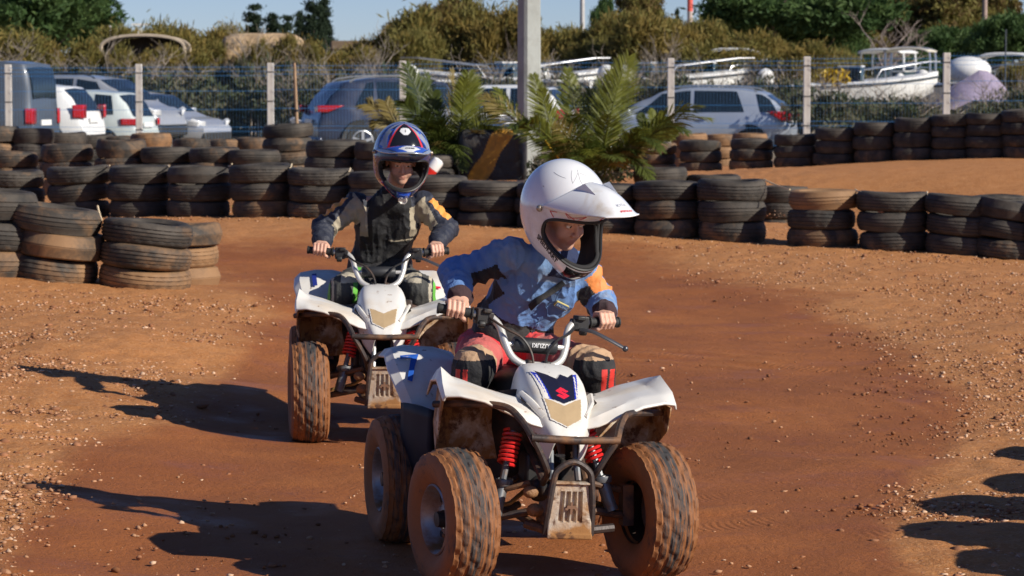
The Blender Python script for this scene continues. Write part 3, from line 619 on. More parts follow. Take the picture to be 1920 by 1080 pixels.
q = PT(296, 200, 63)
make_car('parked_car', 'greenish white hatchback behind the second fence post', 'car', paint('pale green white paint', (.58, .64, .62), .1), 3.9, 1.72, HB, HR, [(.50, .95, .58, .95), (1.12, 1.95, 1.12, 1.95), (2.05, 2.8, 2.05, 2.4)], (3.2, 2.55), (.10, .44), (.75, 3.1), (q.x-.24, 63.2, -.16), R(180-15), (.0, .34, .78, .92), group=G)
q = PT(364, 200, 66)
make_car('parked_car', 'silver off road car with black roof rails and black bumper', 'car', silv2, 4.4, 1.82, SUV_B[:-3]+[(4.0, .95), (4.3, .8), (4.4, .5)], SUV_R, [(.6, 1.15, .75, 1.15), (1.25, 2.2, 1.25, 2.2), (2.3, 3.2, 2.3, 2.8)], (3.6, 2.85), (.12, .50), (.85, 3.55), (q.x-4.62, 68.2, .02), R(-22), (.0, .2, .85, 1.1), wr=.36, rails=(1.0, 2.7), cladding=True, group=G)
q = PT(430, 200, 68)
make_car('parked_car', 'silver saloon car facing right at the end of the left group', 'car', paint('light silver paint', (.50, .53, .58)), 4.4, 1.75, WAG_B, [(0, .6), (.1, .93), (.6, .98), (1.2, 1.30), (1.7, 1.40), (2.3, 1.43), (2.8, 1.36), (3.5, .93), (4.5, .4)], [(1.3, 2.0, 1.5, 2.0), (2.1, 3.1, 2.1, 2.6)], (3.4, 2.7), (.75, 1.2), (.8, 3.5), (q.x-4.3, 69.8, -.12), R(-24), (.0, .3, .75, .92), group=G)
q = PT(870, 200, 66)
make_car('parked_car', 'bright blue car mostly hidden behind the left palm fronds', 'car', bluep, 4.2, 1.75, HB, HR, [(.62, 1.25, .70, 1.25), (1.35, 2.75, 1.35, 2.35)], (3.25, 2.55), (.10, .44), (.75, 3.2), (q.x, 67, .02), R(180-20), (.0, .22, .78, 1.0), group=G)
q = PT(1075, 200, 64)
make_car('parked_car', 'white hatchback with blue glass behind the concrete pole', 'car', white, 4.0, 1.75, HB, HR, [(.62, 1.25, .70, 1.25), (1.35, 2.75, 1.35, 2.35)], (3.25, 2.55), (.10, .44), (.75, 3.2), (q.x, 65, -.05), R(180-14), (.0, .22, .78, 1.0), group=G)
# ================================================================ PALMS
def leafmat(name, c1, c2, rough=.55, sc=2.0):
    m = bpy.data.materials.new(name); m.use_nodes = True; t = NT(m); tc = t.new('ShaderNodeTexCoord').outputs['Object']
    n = t.noise(tc, sc, 6, .7); c = t.mix(t.ramp(n, [(.32, 0.0), (.68, 1.0)]), c1, c2); t.l.new(c, t.b.inputs['Base Color']); t.b.inputs['Roughness'].default_value = rough
    t.b.inputs['Specular IOR Level'].default_value = .3
    tr_ = t.new('ShaderNodeBsdfTranslucent'); t.l.new(c, tr_.inputs[0]); mx = t.new('ShaderNodeMixShader'); mx.inputs[0].default_value = .35
    out = t.n['Material Output']; t.l.new(t.b.outputs[0], mx.inputs[1]); t.l.new(tr_.outputs[0], mx.inputs[2]); t.l.new(mx.outputs[0], out.inputs[0]); return m
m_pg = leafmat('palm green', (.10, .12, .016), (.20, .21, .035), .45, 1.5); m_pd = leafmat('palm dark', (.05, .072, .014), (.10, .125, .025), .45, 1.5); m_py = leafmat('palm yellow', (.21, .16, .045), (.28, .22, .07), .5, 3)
def frond(parent, base, tip, arch, wid, m, nl=30, face=0.0, drop=.25, seed=0):
    r = random.Random(seed); base = Vector(base); tip = Vector(tip); mid = base.lerp(tip, .5)+Vector(arch); P = []
    for i in range(25): u = i/24; P.append(base*(1-u)**2+mid*2*u*(1-u)+tip*u*u)
    b = MB(); b.tube(P, [.013*(1-.8*i/24) for i in range(25)], 5); L = (tip-base).length; side0 = Vector((math.cos(face), math.sin(face), 0))
    for i in range(nl):
        u = .14+.86*i/(nl-1); x = u*24; k = min(23, int(x)); p = P[k].lerp(P[k+1], x-k); tn = (P[k+1]-P[k]).normalized()
        sd = (side0-tn*side0.dot(tn)).normalized(); up = tn.cross(sd)
        ln = wid*(math.sin(math.pi*min(1, .22+u*.72))**.8)*r.uniform(.82, 1.1); fw = .75+.95*u
        for s in (1, -1):
            d = (sd*s+tn*fw+up*r.uniform(-.25, .30)).normalized(); w = up.cross(d).normalized() if r.random() < .0 else d.cross(up).normalized(); bw = .0075
            q0 = p; q1 = p+d*ln*.4+Vector((0, 0, -drop*ln*.10)); q2 = p+d*ln*.75+Vector((0, 0, -drop*ln*.35)); q3 = p+d*ln+Vector((0, 0, -drop*ln*.75))
            tw = (w+up*r.uniform(-.5, .5)).normalized()
            b.add([q0-tw*bw*.5, q0+tw*bw*.5, q1-tw*bw, q1+tw*bw, q2-tw*bw*.8, q2+tw*bw*.8, q3], [(0, 1, 3, 2), (2, 3, 5, 4), (4, 5, 6)])
    return b.build('frond', m, parent, smooth=False)
def palm(label, bx, by, Y, fr, group=None, extra=0):
    o_ = PT(bx, by, Y); z = gz(o_.x, Y); root = empty('palm_plant', (o_.x, Y, z), 0, label, 'palm', group); O = Vector(root.location)
    b = MB(); b.lathe([(0, 0), (.16, 0), (.15, .1), (.11, .22), (.06, .30), (0, .32)], 14); b.build('trunk', mat('palm trunk', (.13, .09, .05), .9, bump=(30, .6, .02)), root)
    for i, (tx, ty, dY, ax, az, wid, mm, face, bx2, by2) in enumerate(fr):
        base = PT(bx2, by2, Y)-O; tip = PT(tx, ty, Y+dY)-O
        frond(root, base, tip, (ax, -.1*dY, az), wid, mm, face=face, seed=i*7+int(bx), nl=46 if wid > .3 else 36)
    r = random.Random(int(bx))
    for i in range(extra):
        a = r.uniform(-1, 1); tip = PT(bx+a*r.uniform(60, 125), by-r.uniform(10, 130)*(1-.5*abs(a)), Y+r.uniform(-.7, .6))-O; base = PT(bx+a*22, by+18, Y)-O
        frond(root, base, tip, (a*.1, -.1, r.uniform(.1, .35)), r.uniform(.20, .30), r.choice([m_pd, m_pd, m_pg, m_py]) if i%5 else m_py, face=r.uniform(-.4, .8), seed=i+50, nl=30)
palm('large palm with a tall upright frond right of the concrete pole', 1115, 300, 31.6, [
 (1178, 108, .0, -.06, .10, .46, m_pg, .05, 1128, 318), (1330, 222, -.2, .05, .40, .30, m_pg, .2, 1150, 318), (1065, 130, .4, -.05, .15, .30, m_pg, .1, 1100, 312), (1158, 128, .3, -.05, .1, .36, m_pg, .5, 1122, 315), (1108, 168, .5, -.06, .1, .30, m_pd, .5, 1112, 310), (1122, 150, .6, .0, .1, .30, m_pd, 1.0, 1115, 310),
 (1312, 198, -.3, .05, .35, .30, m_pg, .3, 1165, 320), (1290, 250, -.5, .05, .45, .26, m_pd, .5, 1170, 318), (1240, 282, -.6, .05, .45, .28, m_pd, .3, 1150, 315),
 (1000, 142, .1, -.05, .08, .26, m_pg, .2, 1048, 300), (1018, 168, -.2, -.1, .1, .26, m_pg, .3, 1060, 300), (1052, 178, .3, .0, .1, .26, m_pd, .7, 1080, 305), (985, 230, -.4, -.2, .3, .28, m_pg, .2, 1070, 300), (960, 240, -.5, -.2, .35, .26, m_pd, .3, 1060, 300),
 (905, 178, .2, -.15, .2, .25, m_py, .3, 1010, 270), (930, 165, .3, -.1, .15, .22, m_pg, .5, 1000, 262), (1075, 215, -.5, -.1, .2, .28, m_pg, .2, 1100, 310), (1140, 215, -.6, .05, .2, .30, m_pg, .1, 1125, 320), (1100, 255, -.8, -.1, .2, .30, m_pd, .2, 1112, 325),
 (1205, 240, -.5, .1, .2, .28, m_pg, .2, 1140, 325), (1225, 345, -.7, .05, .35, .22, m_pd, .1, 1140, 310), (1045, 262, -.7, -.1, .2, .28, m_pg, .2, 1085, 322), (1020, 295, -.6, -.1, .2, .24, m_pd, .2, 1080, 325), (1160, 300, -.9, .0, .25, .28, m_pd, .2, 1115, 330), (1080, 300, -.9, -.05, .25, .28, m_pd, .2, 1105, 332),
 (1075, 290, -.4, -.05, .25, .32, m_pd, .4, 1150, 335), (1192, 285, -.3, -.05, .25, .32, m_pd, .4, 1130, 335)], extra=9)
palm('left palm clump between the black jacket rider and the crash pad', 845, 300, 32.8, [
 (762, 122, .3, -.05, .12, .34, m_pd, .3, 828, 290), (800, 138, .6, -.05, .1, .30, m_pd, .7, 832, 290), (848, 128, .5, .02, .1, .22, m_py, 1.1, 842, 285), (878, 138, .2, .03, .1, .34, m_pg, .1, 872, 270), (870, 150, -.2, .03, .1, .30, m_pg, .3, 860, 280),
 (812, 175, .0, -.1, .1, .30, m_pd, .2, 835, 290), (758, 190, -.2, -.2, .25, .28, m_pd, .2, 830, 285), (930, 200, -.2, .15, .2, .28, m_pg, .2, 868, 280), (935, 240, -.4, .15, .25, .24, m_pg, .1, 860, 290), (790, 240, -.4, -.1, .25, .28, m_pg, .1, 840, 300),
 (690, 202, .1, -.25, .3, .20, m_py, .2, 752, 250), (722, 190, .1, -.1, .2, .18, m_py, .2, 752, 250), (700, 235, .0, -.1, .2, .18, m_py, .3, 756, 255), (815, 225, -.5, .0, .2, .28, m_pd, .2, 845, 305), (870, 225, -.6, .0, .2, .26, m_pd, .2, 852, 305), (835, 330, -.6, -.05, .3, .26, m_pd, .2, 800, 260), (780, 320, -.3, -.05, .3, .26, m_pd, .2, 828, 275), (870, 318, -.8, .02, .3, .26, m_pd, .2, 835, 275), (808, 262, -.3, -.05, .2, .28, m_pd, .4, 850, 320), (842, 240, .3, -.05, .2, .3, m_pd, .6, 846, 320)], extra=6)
palm('small spiky palm tuft on the tyres right of the tall frond', 1232, 270, 33.5, [
 (1200, 215, .0, -.02, .05, .14, m_pd, .2, 1228, 272), (1222, 205, .2, .0, .05, .14, m_pg, .4, 1230, 272), (1252, 222, .1, .02, .05, .14, m_pd, .2, 1234, 272), (1270, 240, .0, .05, .08, .13, m_pg, .2, 1236, 272), (1190, 240, .1, -.05, .08, .13, m_pd, .3, 1226, 272), (1240, 210, -.1, .0, .05, .13, m_pg, .3, 1232, 272), (1180, 262, -.1, -.05, .1, .13, m_pg, .2, 1226, 274)])

# ================================================================ TREES
def crown_mesh(name, blobs, n, leaf, elong, clump, seed, mats, shell=.62, updir=.0, split=.5):
    """many small leaf faces gathered in clumps over the blobs' outer volume"""
    r = np.random.RandomState(seed); B = np.array(blobs, float); vol = B[:, 3]*B[:, 4]*B[:, 5]; k = r.choice(len(B), clump[0], p=vol/vol.sum())
    d = r.normal(size=(clump[0], 3)); d /= np.linalg.norm(d, axis=1)[:, None]; rad = r.uniform(shell, 1, clump[0])[:, None]
    cc = B[k, :3]+d*B[k, 3:6]*rad; dir_ = d.copy()
    j = r.randint(0, clump[0], n); cs = clump[1]*r.uniform(.5, 1.2, clump[0])
    P = cc[j]+r.normal(size=(n, 3))*cs[j][:, None]*np.array([1, 1, .75])
    a = r.normal(size=(n, 3))+dir_[j]*.9+np.array([0, 0, updir]); a /= np.linalg.norm(a, axis=1)[:, None]
    b = np.cross(a, r.normal(size=(n, 3))); b /= np.linalg.norm(b, axis=1)[:, None]
    L = leaf*r.uniform(.6, 1.3, n)[:, None]; a = a*L*elong*.5; b = b*L*.5
    V = np.stack([P-a, P+b*.9-a*.2, P+a, P-b*.9+a*.1], 1).reshape(-1, 3); F = np.arange(n*4).reshape(n, 4)
    mi = (r.uniform(0, 1, clump[0]) > split)[j].astype(int) if len(mats) > 1 else None
    o = np_obj(name, V, F, mats, midx=mi); me = o.data; bpy.data.objects.remove(o); return me
def limbs(b, base, h, spread, n, r0, seed, depth=2, twist=.3):
    r = random.Random(seed)
    def grow(p, d, L, rad, lv):
        pts = [p]; q = p; dd = d.copy()
        for i in range(4): dd = (dd+Vector((r.uniform(-1, 1), r.uniform(-1, 1), r.uniform(-.3, .6)))*twist*.5).normalized(); q = q+dd*L/4; pts.append(q)
        b.tube(pts, [rad*(1-.14*i) for i in range(5)], 5)
        if lv > 0:
            for i in range(n if lv == depth else 3):
                a = r.uniform(0, 6.28); nd = (dd*.8+Vector((math.cos(a), math.sin(a), r.uniform(-.1, .6)))*spread).normalized(); grow(pts[r.choice((2, 3, 4))], nd, L*r.uniform(.5, .75), rad*.5, lv-1)
    grow(Vector(base), Vector((0, 0, 1)), h*.45, r0, depth)
m_bark = mat('bark', (.13, .10, .075), .9, vary=.3); m_grey = mat('grey twigs', (.30, .25, .20), .9, vary=.25)
m_tam1 = leafmat('tamarisk brown', (.20, .145, .036), (.28, .205, .055), .7, .6); m_tam2 = leafmat('tamarisk olive', (.155, .14, .034), (.22, .19, .052), .7, .6)
m_pine = leafmat('pine green', (.042, .085, .026), (.075, .135, .04), .7, .4); m_pine2 = leafmat('pine pale green', (.06, .11, .032), (.11, .17, .05), .7, .4)  # second leaf green is a little paler, given to random clumps
m_cyp = leafmat('cypress', (.022, .040, .022), (.038, .060, .030), .8, .4); m_brn = leafmat('brown tree', (.11, .075, .025), (.18, .12, .04), .7, .4); m_hedge = leafmat('hedge grey green', (.055, .075, .035), (.12, .13, .07), .7, .8)
m_dg = leafmat('scrub', (.085, .085, .05), (.17, .155, .10), .8, .8)
def blobs_round(r, n, sx, sy, sz, zc, seed):
    q = random.Random(seed); return [(q.uniform(-.55, .55)*sx, q.uniform(-.55, .55)*sy, zc+q.uniform(-.45, .45)*sz, sx*q.uniform(.3, .55)*r, sy*q.uniform(.3, .55)*r, sz*q.uniform(.3, .55)*r) for _ in range(n)]
KINDS_T = {}
def kind(nm, tr_b, me): KINDS_T.setdefault(nm, []).append((tr_b, me))
for v in range(4):
    b = MB(); limbs(b, (0, 0, 0), 3.2, .9, 6, .06, 40+v, 2); o = b.build('trunk', m_bark); me_t = o.data; bpy.data.objects.remove(o)
    kind('tam', me_t, crown_mesh('tamarisk_crown', blobs_round(1, 9, 1.6, 1.4, .92, 2.12, 20+v), 30000, .052, 4.6, (420, .20), v, [m_tam1, m_tam2], .35, .7, (.35, .5, .65, .2)[v]))
for v in range(3):
    b = MB(); limbs(b, (0, 0, 0), 2.9, 1.4, 12, .045, 60+v, 3, .5); o = b.build('trunk', m_grey); me_t = o.data; bpy.data.objects.remove(o)
    kind('twig', me_t, crown_mesh('scrub_crown', blobs_round(1, 8, 1.7, 1.3, .9, 1.0, 50+v), 1700, .10, 2.0, (170, .13), 9+v, [m_dg, m_hedge], .3, .2))
for v in range(3):
    b = MB(); limbs(b, (0, 0, 0), 9, .9, 7, .28, 80+v, 2); o = b.build('trunk', m_bark); me_t = o.data; bpy.data.objects.remove(o)
    kind('pine', me_t, crown_mesh('pine_crown', blobs_round(1.1, 14, 4.6, 4.0, 2.0, 6.4, 30+v), 42000, .14, 2.8, (420, .34), 30+v, [m_pine, m_pine2], .6, .8))
    b = MB(); limbs(b, (0, 0, 0), 8, .8, 7, .22, 90+v, 2); o = b.build('trunk', m_bark); me_t = o.data; bpy.data.objects.remove(o)
    kind('brown', me_t, crown_mesh('broad_crown', blobs_round(1.1, 13, 3.6, 3.2, 3.0, 5.4, 70+v), 36000, .13, 2.6, (420, .30), 50+v, [m_brn, m_tam2], .4, .3))
for v in range(2):
    b = MB(); b.tube([(0, 0, 0), (0, 0, 9)], [.16, .03], 6); o = b.build('trunk', m_bark); me_t = o.data; bpy.data.objects.remove(o)
    kind('cypress', me_t, crown_mesh('cypress_crown', [(.0, 0, 1+i*.75, .95-.055*i if i < 9 else .45-.12*(i-9), .95-.055*i if i < 9 else .45-.12*(i-9), .8) for i in range(12)], 22000, .10, 2.6, (360, .17), 90+v, [m_cyp], .7, 1.6))
b = MB(); limbs(b, (0, 0, 0), 6.5, 1.0, 9, .16, 401, 4, .45); o = b.build('trunk', mat('bare branches', (.30, .24, .20), .85)); BARE = o.data; bpy.data.objects.remove(o)
TNAME = {'tam': ('tamarisk_bush', 'bush'), 'twig': ('scrub_bush', 'bush'), 'pine': ('pine_tree', 'tree'), 'brown': ('broad_tree', 'tree'), 'cypress': ('cypress_tree', 'tree')}
def tree(kd, v, px, top, width, Y, label, group, base=None, hk=None, ground=None):
    """placed by where its crown's top and width stand; base meshes are metres"""
    tb, me = KINDS_T[kd][v % len(KINDS_T[kd])]; H = {'tam': 2.9, 'twig': 2.1, 'pine': 8.4, 'brown': 8.2, 'cypress': 9.9}[kd]; Wm = {'tam': 2.9, 'twig': 3.1, 'pine': 8.0, 'brown': 6.4, 'cypress': 1.8}[kd]
    p = PT(px, top, Y); g = gz(p.x, Y) if ground is None else ground; sx = width/FPX*Y/Wm; sz = max(.3, (p.z-g)/H); nm, ct = TNAME[kd]
    r = empty(nm, (p.x, Y, g), rnd.uniform(0, 6.28), label, ct, group); r.scale = (sx, sx, sz)
    for n_, m_ in (('trunk', tb), ('crown', me)): o = bpy.data.objects.new(n_, m_); COL.link(o); o.parent = r
TAM = [(-20, 84, 190), (45, 66, 170), (118, 92, 150), (196, 84, 150), (262, 32, 130), (322, 66, 130), (398, 50, 120), (462, 118, 100), (610, 88, 110), (668, 84, 110), (718, 74, 110), (772, 42, 120), (842, 20, 150), (905, 62, 130), (955, 40, 120),
       (1052, 42, 130), (1112, 66, 120), (1168, 52, 130), (1222, 18, 150), (1288, 40, 130), (1352, 84, 130), (1420, 92, 150), (1482, 78, 130), (1545, 98, 130), (1580, 110, 90), (1905, 110, 90)]
ADJ = ['wide', 'tall', 'ragged', 'dense', 'drooping', 'rounded', 'feathery', 'thin', 'leaning', 'bushy']
def landmark(px):
    L = [(60, 'above the grey van'), (190, 'above the white hatchback'), (270, 'over the second fence post'), (360, 'beside the dark arched frame'), (440, 'left of the tan tarpaulin'), (560, 'in front of the tan tarpaulin'), (640, 'right of the tan tarpaulin'), (720, 'over the dark estate car'), (800, 'left of the left palm'), (900, 'above the left palm'), (990, 'just left of the concrete pole'), (1080, 'just right of the concrete pole'), (1150, 'behind the thin grey mast'), (1210, 'above the tall palm frond'), (1300, 'below the red striped mast'), (1400, 'above the silver estate car'), (1500, 'in front of the big green pine'), (1600, 'left of the blue and white boat'), (1700, 'below the bare tree'), (1800, 'behind the boats at the right'), (9999, 'at the right end of the fence')]
    return next(s for k, s in L if px < k)
for i, (px, top, w) in enumerate(TAM):
    top = top+(-20, 10, 14, -12, 16, -4, 6)[i % 7]; tree('tam', i, px, top, w*(1.25, .95, 1.1, 1.0)[i % 4], 78+(i*5) % 11, f'{ADJ[i % 10]} olive brown tamarisk bush {landmark(px)}', 'tamarisk bushes beyond the car park')
TW = [(20, 96, 170), (105, 110, 160), (190, 104, 170), (285, 112, 160), (352, 118, 150), (420, 105, 160), (482, 122, 150), (545, 126, 140), (618, 118, 130), (690, 128, 130), (770, 128, 130), (840, 130, 130), (930, 118, 140), (1040, 112, 130), (1110, 122, 130), (1190, 124, 130), (1258, 122, 130), (1330, 128, 140), (1400, 136, 140), (1465, 128, 140)]
for i, (px, top, w) in enumerate(TW):
    tree('twig', i, px, top, w*1.2, 72.5+(i*3) % 4, f'{ADJ[(i*3+4) % 10]} grey twiggy scrub bush {landmark(px)}', 'grey scrub behind the parked cars')
HD = [(1545, 150, 160), (1600, 156, 150), (1655, 162, 150), (1720, 170, 150), (1790, 176, 150), (1855, 166, 150), (1915, 150, 140)]
for i, (px, top, w) in enumerate(HD):
    tree('twig', i+1, px, top, w*1.15, 60+(i*2) % 5, f'{ADJ[(i*7+2) % 10]} low grey green shrub {["right of the silver estate car", "below the yellow scrub", "under the blue and white boat", "under the white boat hull", "left of the last fence post", "below the lilac tarpaulin", "at the far right end of the fence"][i]}', 'low shrubs behind the fence')
PN = [(50, -60, 360, 104, 'huge dark green pine filling the top left corner', 0), (150, 5, 190, 112, 'green pine crown above the white hatchbacks', 1), (1470, -30, 330, 104, 'big bright green pine above the silver estate car', 2), (1570, 35, 110, 108, 'small round green conifer left of the bare tree', 1), (1715, 95, 150, 100, 'dark green pine shrub behind the white boat canopy', 0), (1800, 48, 200, 104, 'dark rounded green pine behind the boats', 2), (1893, 25, 170, 100, 'dark green pine at the right edge', 1), (1385, 10, 120, 120, 'dark conifer beside the big green pine', 0), (915, 38, 90, 125, 'distant round umbrella pine left of the concrete pole', 2), (1700, 150, 260, 108, 'low dark green hedge pine below the bare tree', 1), (1130, 0, 60, 118, 'narrow dark conifer behind the thin grey mast', 0)]
for px, top, w, Y, lb, v in PN: tree('pine', v, px, top, w, Y, lb, 'pines beyond the car park')
CY = [(476, -4, 50, 130, 'dark narrow tree at the left of the skyline group'), (512, 12, 48, 130, 'short dark tree second in the skyline group'), (537, 18, 46, 131, 'short dark tree in the middle of the skyline group'), (561, 8, 34, 132, 'thin olive tree beside the tall cypress'), (588, -28, 52, 124, 'tall dark cypress left of its twin'), (608, -18, 42, 125, 'tall dark cypress right of its twin'), (1516, -40, 90, 140, 'broad black green cypress behind the big pine'), (1270, 2, 16, 130, 'tiny pointed conifer left of the red striped mast')]
for i, (px, top, w, Y, lb) in enumerate(CY): tree('cypress', i, px, top, w*1.1, Y, lb, 'cypresses on the skyline')
BR = [(830, -10, 130, 105, 'tall brown tree right of the sky gap', 0), (745, 22, 90, 108, 'bare topped brown tree over the low white building', 1), (1200, -40, 120, 112, 'tall open brown tree right of the grey mast', 2), (1690, -40, 170, 112, 'large brown tree behind the bare tree', 0), (1760, -50, 190, 110, 'large golden brown tree over the boats', 1), (1845, -30, 130, 112, 'brown tree left of the right wood pole', 2), (1635, 25, 110, 109, 'grey brown tree wrapped round the bare trunk', 1), (1128, 20, 70, 112, 'brown tree behind the thin grey mast', 1)]
for px, top, w, Y, lb, v in BR: tree('brown', v, px, top, w, Y, lb, 'brown trees on the skyline')
p = PT(1648, 8, 98); r = empty('bare_tree', (p.x, 98, .1), 1.0, 'leafless pale branched tree above the white boat canopy', 'tree'); r.scale = (.62, .62, (p.z-.1)/6.2)
o = bpy.data.objects.new('trunk', BARE); COL.link(o); o.parent = r

# ================================================================ BOATS, BUILDING, MASTS
m_gel = mat('gelcoat white', (.74, .74, .72), .3, vary=.06, vscale=2, dirt=((.5, .47, .40), 2, .5, .85)); m_gelb = mat('gelcoat blue', (.22, .33, .62), .35, vary=.1); m_cream = mat('canvas cream', (.58, .54, .45), .7); m_dk = mat('dark trim', (.05, .06, .07), .5); m_steel = mat('boat rail', (.6, .6, .6), .3, metal=.8, vary=0)
m_cab = mat('cabin glass', (.05, .08, .10), .15, vary=0); m_redt = mat('red trim', (.45, .04, .04), .5)
def boat(loc, yaw, L, W, H, label, kind_='open', hull=None, group='boats stored beyond the fence', stripe=None):
    """+X is the bow; stands on a trailer"""
    root = empty('motor_boat', loc, yaw, label, 'boat', group); hull = hull or m_gel; rows = []; n = 22; zt = .65
    for i in range(n):
        u = i/(n-1); x = L*u; w = W/2*(1-max(0, (u-.45)/.55)**2.2)*(1 if u < .999 else .02)*(.92+.08*min(1, u*4)); sheer = zt+H+.28*u**2; keel = zt+.5*max(0, (u-.6)/.4)**2*H*1.5; x2 = x+.25*max(0, u-.5)
        rows.append([(x, 0, keel), (x, w*.62, keel+H*.22), (x+.1*u, w*.90, keel+(sheer-keel)*.5), (x2, w, sheer), (x2, w*.93, sheer+.03), (x2, w*.86, sheer-.02)])
    b = MB(); b.grid(rows); b.grid([[(x, -y, z) for x, y, z in r_] for r_ in rows]); b.add([rows[0][k] for k in (0, 1, 2, 3)]+[(x, -y, z) for x, y, z in [rows[0][k] for k in (3, 2, 1)]], [tuple(range(7))])
    b.build('hull', hull, root, merge=.003)
    b = MB(); b.grid([[rows[i][5], (rows[i][5][0], 0, rows[i][5][2]+.05+.06*(i/n)), (rows[i][5][0], -rows[i][5][1], rows[i][5][2])] for i in range(n)]); b.build('deck', m_gel, root)
    b = MB()
    for s in (1, -1): b.tube([(r_[3][0], s*(r_[3][1]+.012), r_[3][2]-.06) for r_ in rows], .03, 6)
    b.build('rubbing_strake', stripe or m_dk, root)
    sh = zt+H
    # windscreen and cabin
    b = MB(); b.grid([[(L*.45+.45*j/8*(1-abs(j/4-1)) if False else L*.46+.35*(1-(j/4-1)**2), W*.40*(j/4-1), sh+.05+.42*i) for j in range(9)] for i in range(2)]); b.build('windscreen', m_cab, root, solid=.02)
    b = MB(); b.tube([(L*.46+.35*(1-(j/4-1)**2), W*.40*(j/4-1), sh+.49) for j in range(9)], .025, 6); b.build('screen_frame', m_gel, root)
    if kind_ in ('top', 'arch', 'cabin'):
        hh = {'top': 1.15, 'arch': 1.2, 'cabin': 1.0}[kind_]
        for x in (L*.22, L*.46):
            b = MB(); b.tube(smooth_path([(x, -W*.42, sh), (x+.02, -W*.42, sh+hh*.8), (x+.05, -W*.34, sh+hh), (x+.05, 0, sh+hh+.05), (x+.05, W*.34, sh+hh), (x+.02, W*.42, sh+hh*.8), (x, W*.42, sh)], 4), .035, 6); b.build('canopy_hoop', m_steel if kind_ == 'top' else m_gel, root)
        if kind_ != 'arch':
            b = MB(); b.grid([[(L*(.16+.36*i/6), W*.43*(j/6-1), sh+hh+.06-.10*abs(j/6-1)**3) for j in range(13)] for i in range(7)]); b.build('canopy', m_cream if kind_ == 'top' else m_gel, root, solid=.06)
    b = MB(); b.ball((-.30, 0, sh+.18), (.24, .18, .26), 8, 0); b.box((-.25, 0, sh-.35), (.16, .14, .8), mi=1); b.build('outboard_motor', [m_gel, m_dk], root)
    b = MB(); b.box((L*.45, 0, zt-.12), (L*.9, .10, .10)); b.box((L*.25, 0, zt-.2), (.1, W*.8, .08))
    for s in (1, -1): b.lathe([(.12, s*W*.42-.08), (.28, s*W*.42-.08), (.28, s*W*.42+.08), (.12, s*W*.42+.08)], 18, (L*.25, 0, .28), 'Y')
    b.build('trailer', m_dk, root)
    b = MB(); b.tube([(L*.55, W*.36, sh+.05), (L*.6, W*.35, sh+.4), (L*.95, W*.08, sh+.62), (L*1.04, 0, sh+.62), (L*.95, -W*.08, sh+.62), (L*.6, -W*.35, sh+.4), (L*.55, -W*.36, sh+.05)], .018, 6); b.build('bow_rail', m_steel, root)
    return root
def bp(px, Y): q = PT(px, 200, Y); return (q.x, Y, .12)
boat(bp(1632, 90), R(62), 4.4, 1.7, .75, 'blue and white motor boat with a red gunwale line left of the cream canopy', 'cabin', m_gel, stripe=m_redt)
boat(bp(1690, 86), R(72), 4.2, 1.6, .6, 'white boat under a tall cream canopy', 'top', m_gel)
boat(bp(1745, 84), R(-38), 2.9, 1.3, .7, 'white boat with dark striped bow beside the last fence post', 'open', m_gel)
boat(bp(1872, 88), R(70), 4.4, 1.9, .6, 'white boat with a glazed wheelhouse at the right edge', 'cabin', m_gel)
boat(bp(1368, 80), R(82), 4.8, 1.7, .45, 'white boat seen bow on with a tall pipe arch above the estate car', 'arch', m_gel)
boat(bp(1190, 78), R(20), 4.2, 2.2, .8, 'white boat behind twigs right of the tall palm frond', 'open', m_gel)
boat(bp(1035, 77), R(12), 5.4, 2.2, .8, 'white boat behind twigs right of the concrete pole', 'open', m_gel)
boat(bp(1115, 76), R(170), 5.0, 2.1, .8, 'white boat half hidden behind the palm', 'open', m_gel)
boat(bp(1455, 76.5), R(15), 4.5, 2.0, .7, 'white boat behind the fence post right of the estate car', 'open', m_gel)
boat(bp(790, 76.5), R(14), 5.0, 2.1, .8, 'white boat behind twigs above the left palm', 'open', m_gel)
boat(bp(500, 78), R(14), 5.0, 2.1, .25, 'low white boat behind scrub left of the wooden stake', 'open', m_gel)
boat(bp(270, 78), R(8), 4.6, 2.3, .3, 'white boat behind bushes above the silver saloon', 'open', m_gel)
boat(bp(10, 80), R(8), 5.0, 2.3, .6, 'white boat behind bushes above the grey van', 'open', m_gel)
# lilac tarpaulin over a small dinghy
q = PT(1835, 190, 73); b = MB(); rows = []
for i in range(13):
    row = []
    for j in range(13):
        u, v = i/6-1, j/6-1; h = 1.05*(1-abs(u)**1.4)*(1-.75*abs(v))+.06*math.sin(7*u+3*v); row.append((u*1.3, v*1.1, max(.05, h)))
    rows.append(row)
b.grid(rows); o = b.build('lilac_tarpaulin', mat('lilac cloth', (.30, .25, .34), .8, vary=.2), solid=.02, angle=25); o.location = (q.x, 73, .8); tag(o, 'lilac tarpaulin draped in peaks beside the right boats', 'tarpaulin')
b = MB(); b.box((0, 0, .35), (1.9, 1.5, .7)); o2 = b.build('boat_cradle', m_dk, bevel=.03); o2.location = (q.x, 73, .12); tag(o2, 'dark cradle under the lilac tarpaulin', 'cradle')
# white engine cover on a stand
q = PT(1815, 140, 74.5); b = MB(); b.ball((0, 0, 1.75), (.60, .5, .36), 12); b.box((0, 0, .8), (.25, .25, 1.5), mi=1); o = b.build('covered_outboard', [m_gel, m_dk]); o.location = (q.x, 74.5, .1); tag(o, 'big white rounded outboard cover left of the lilac tarpaulin', 'outboard motor')
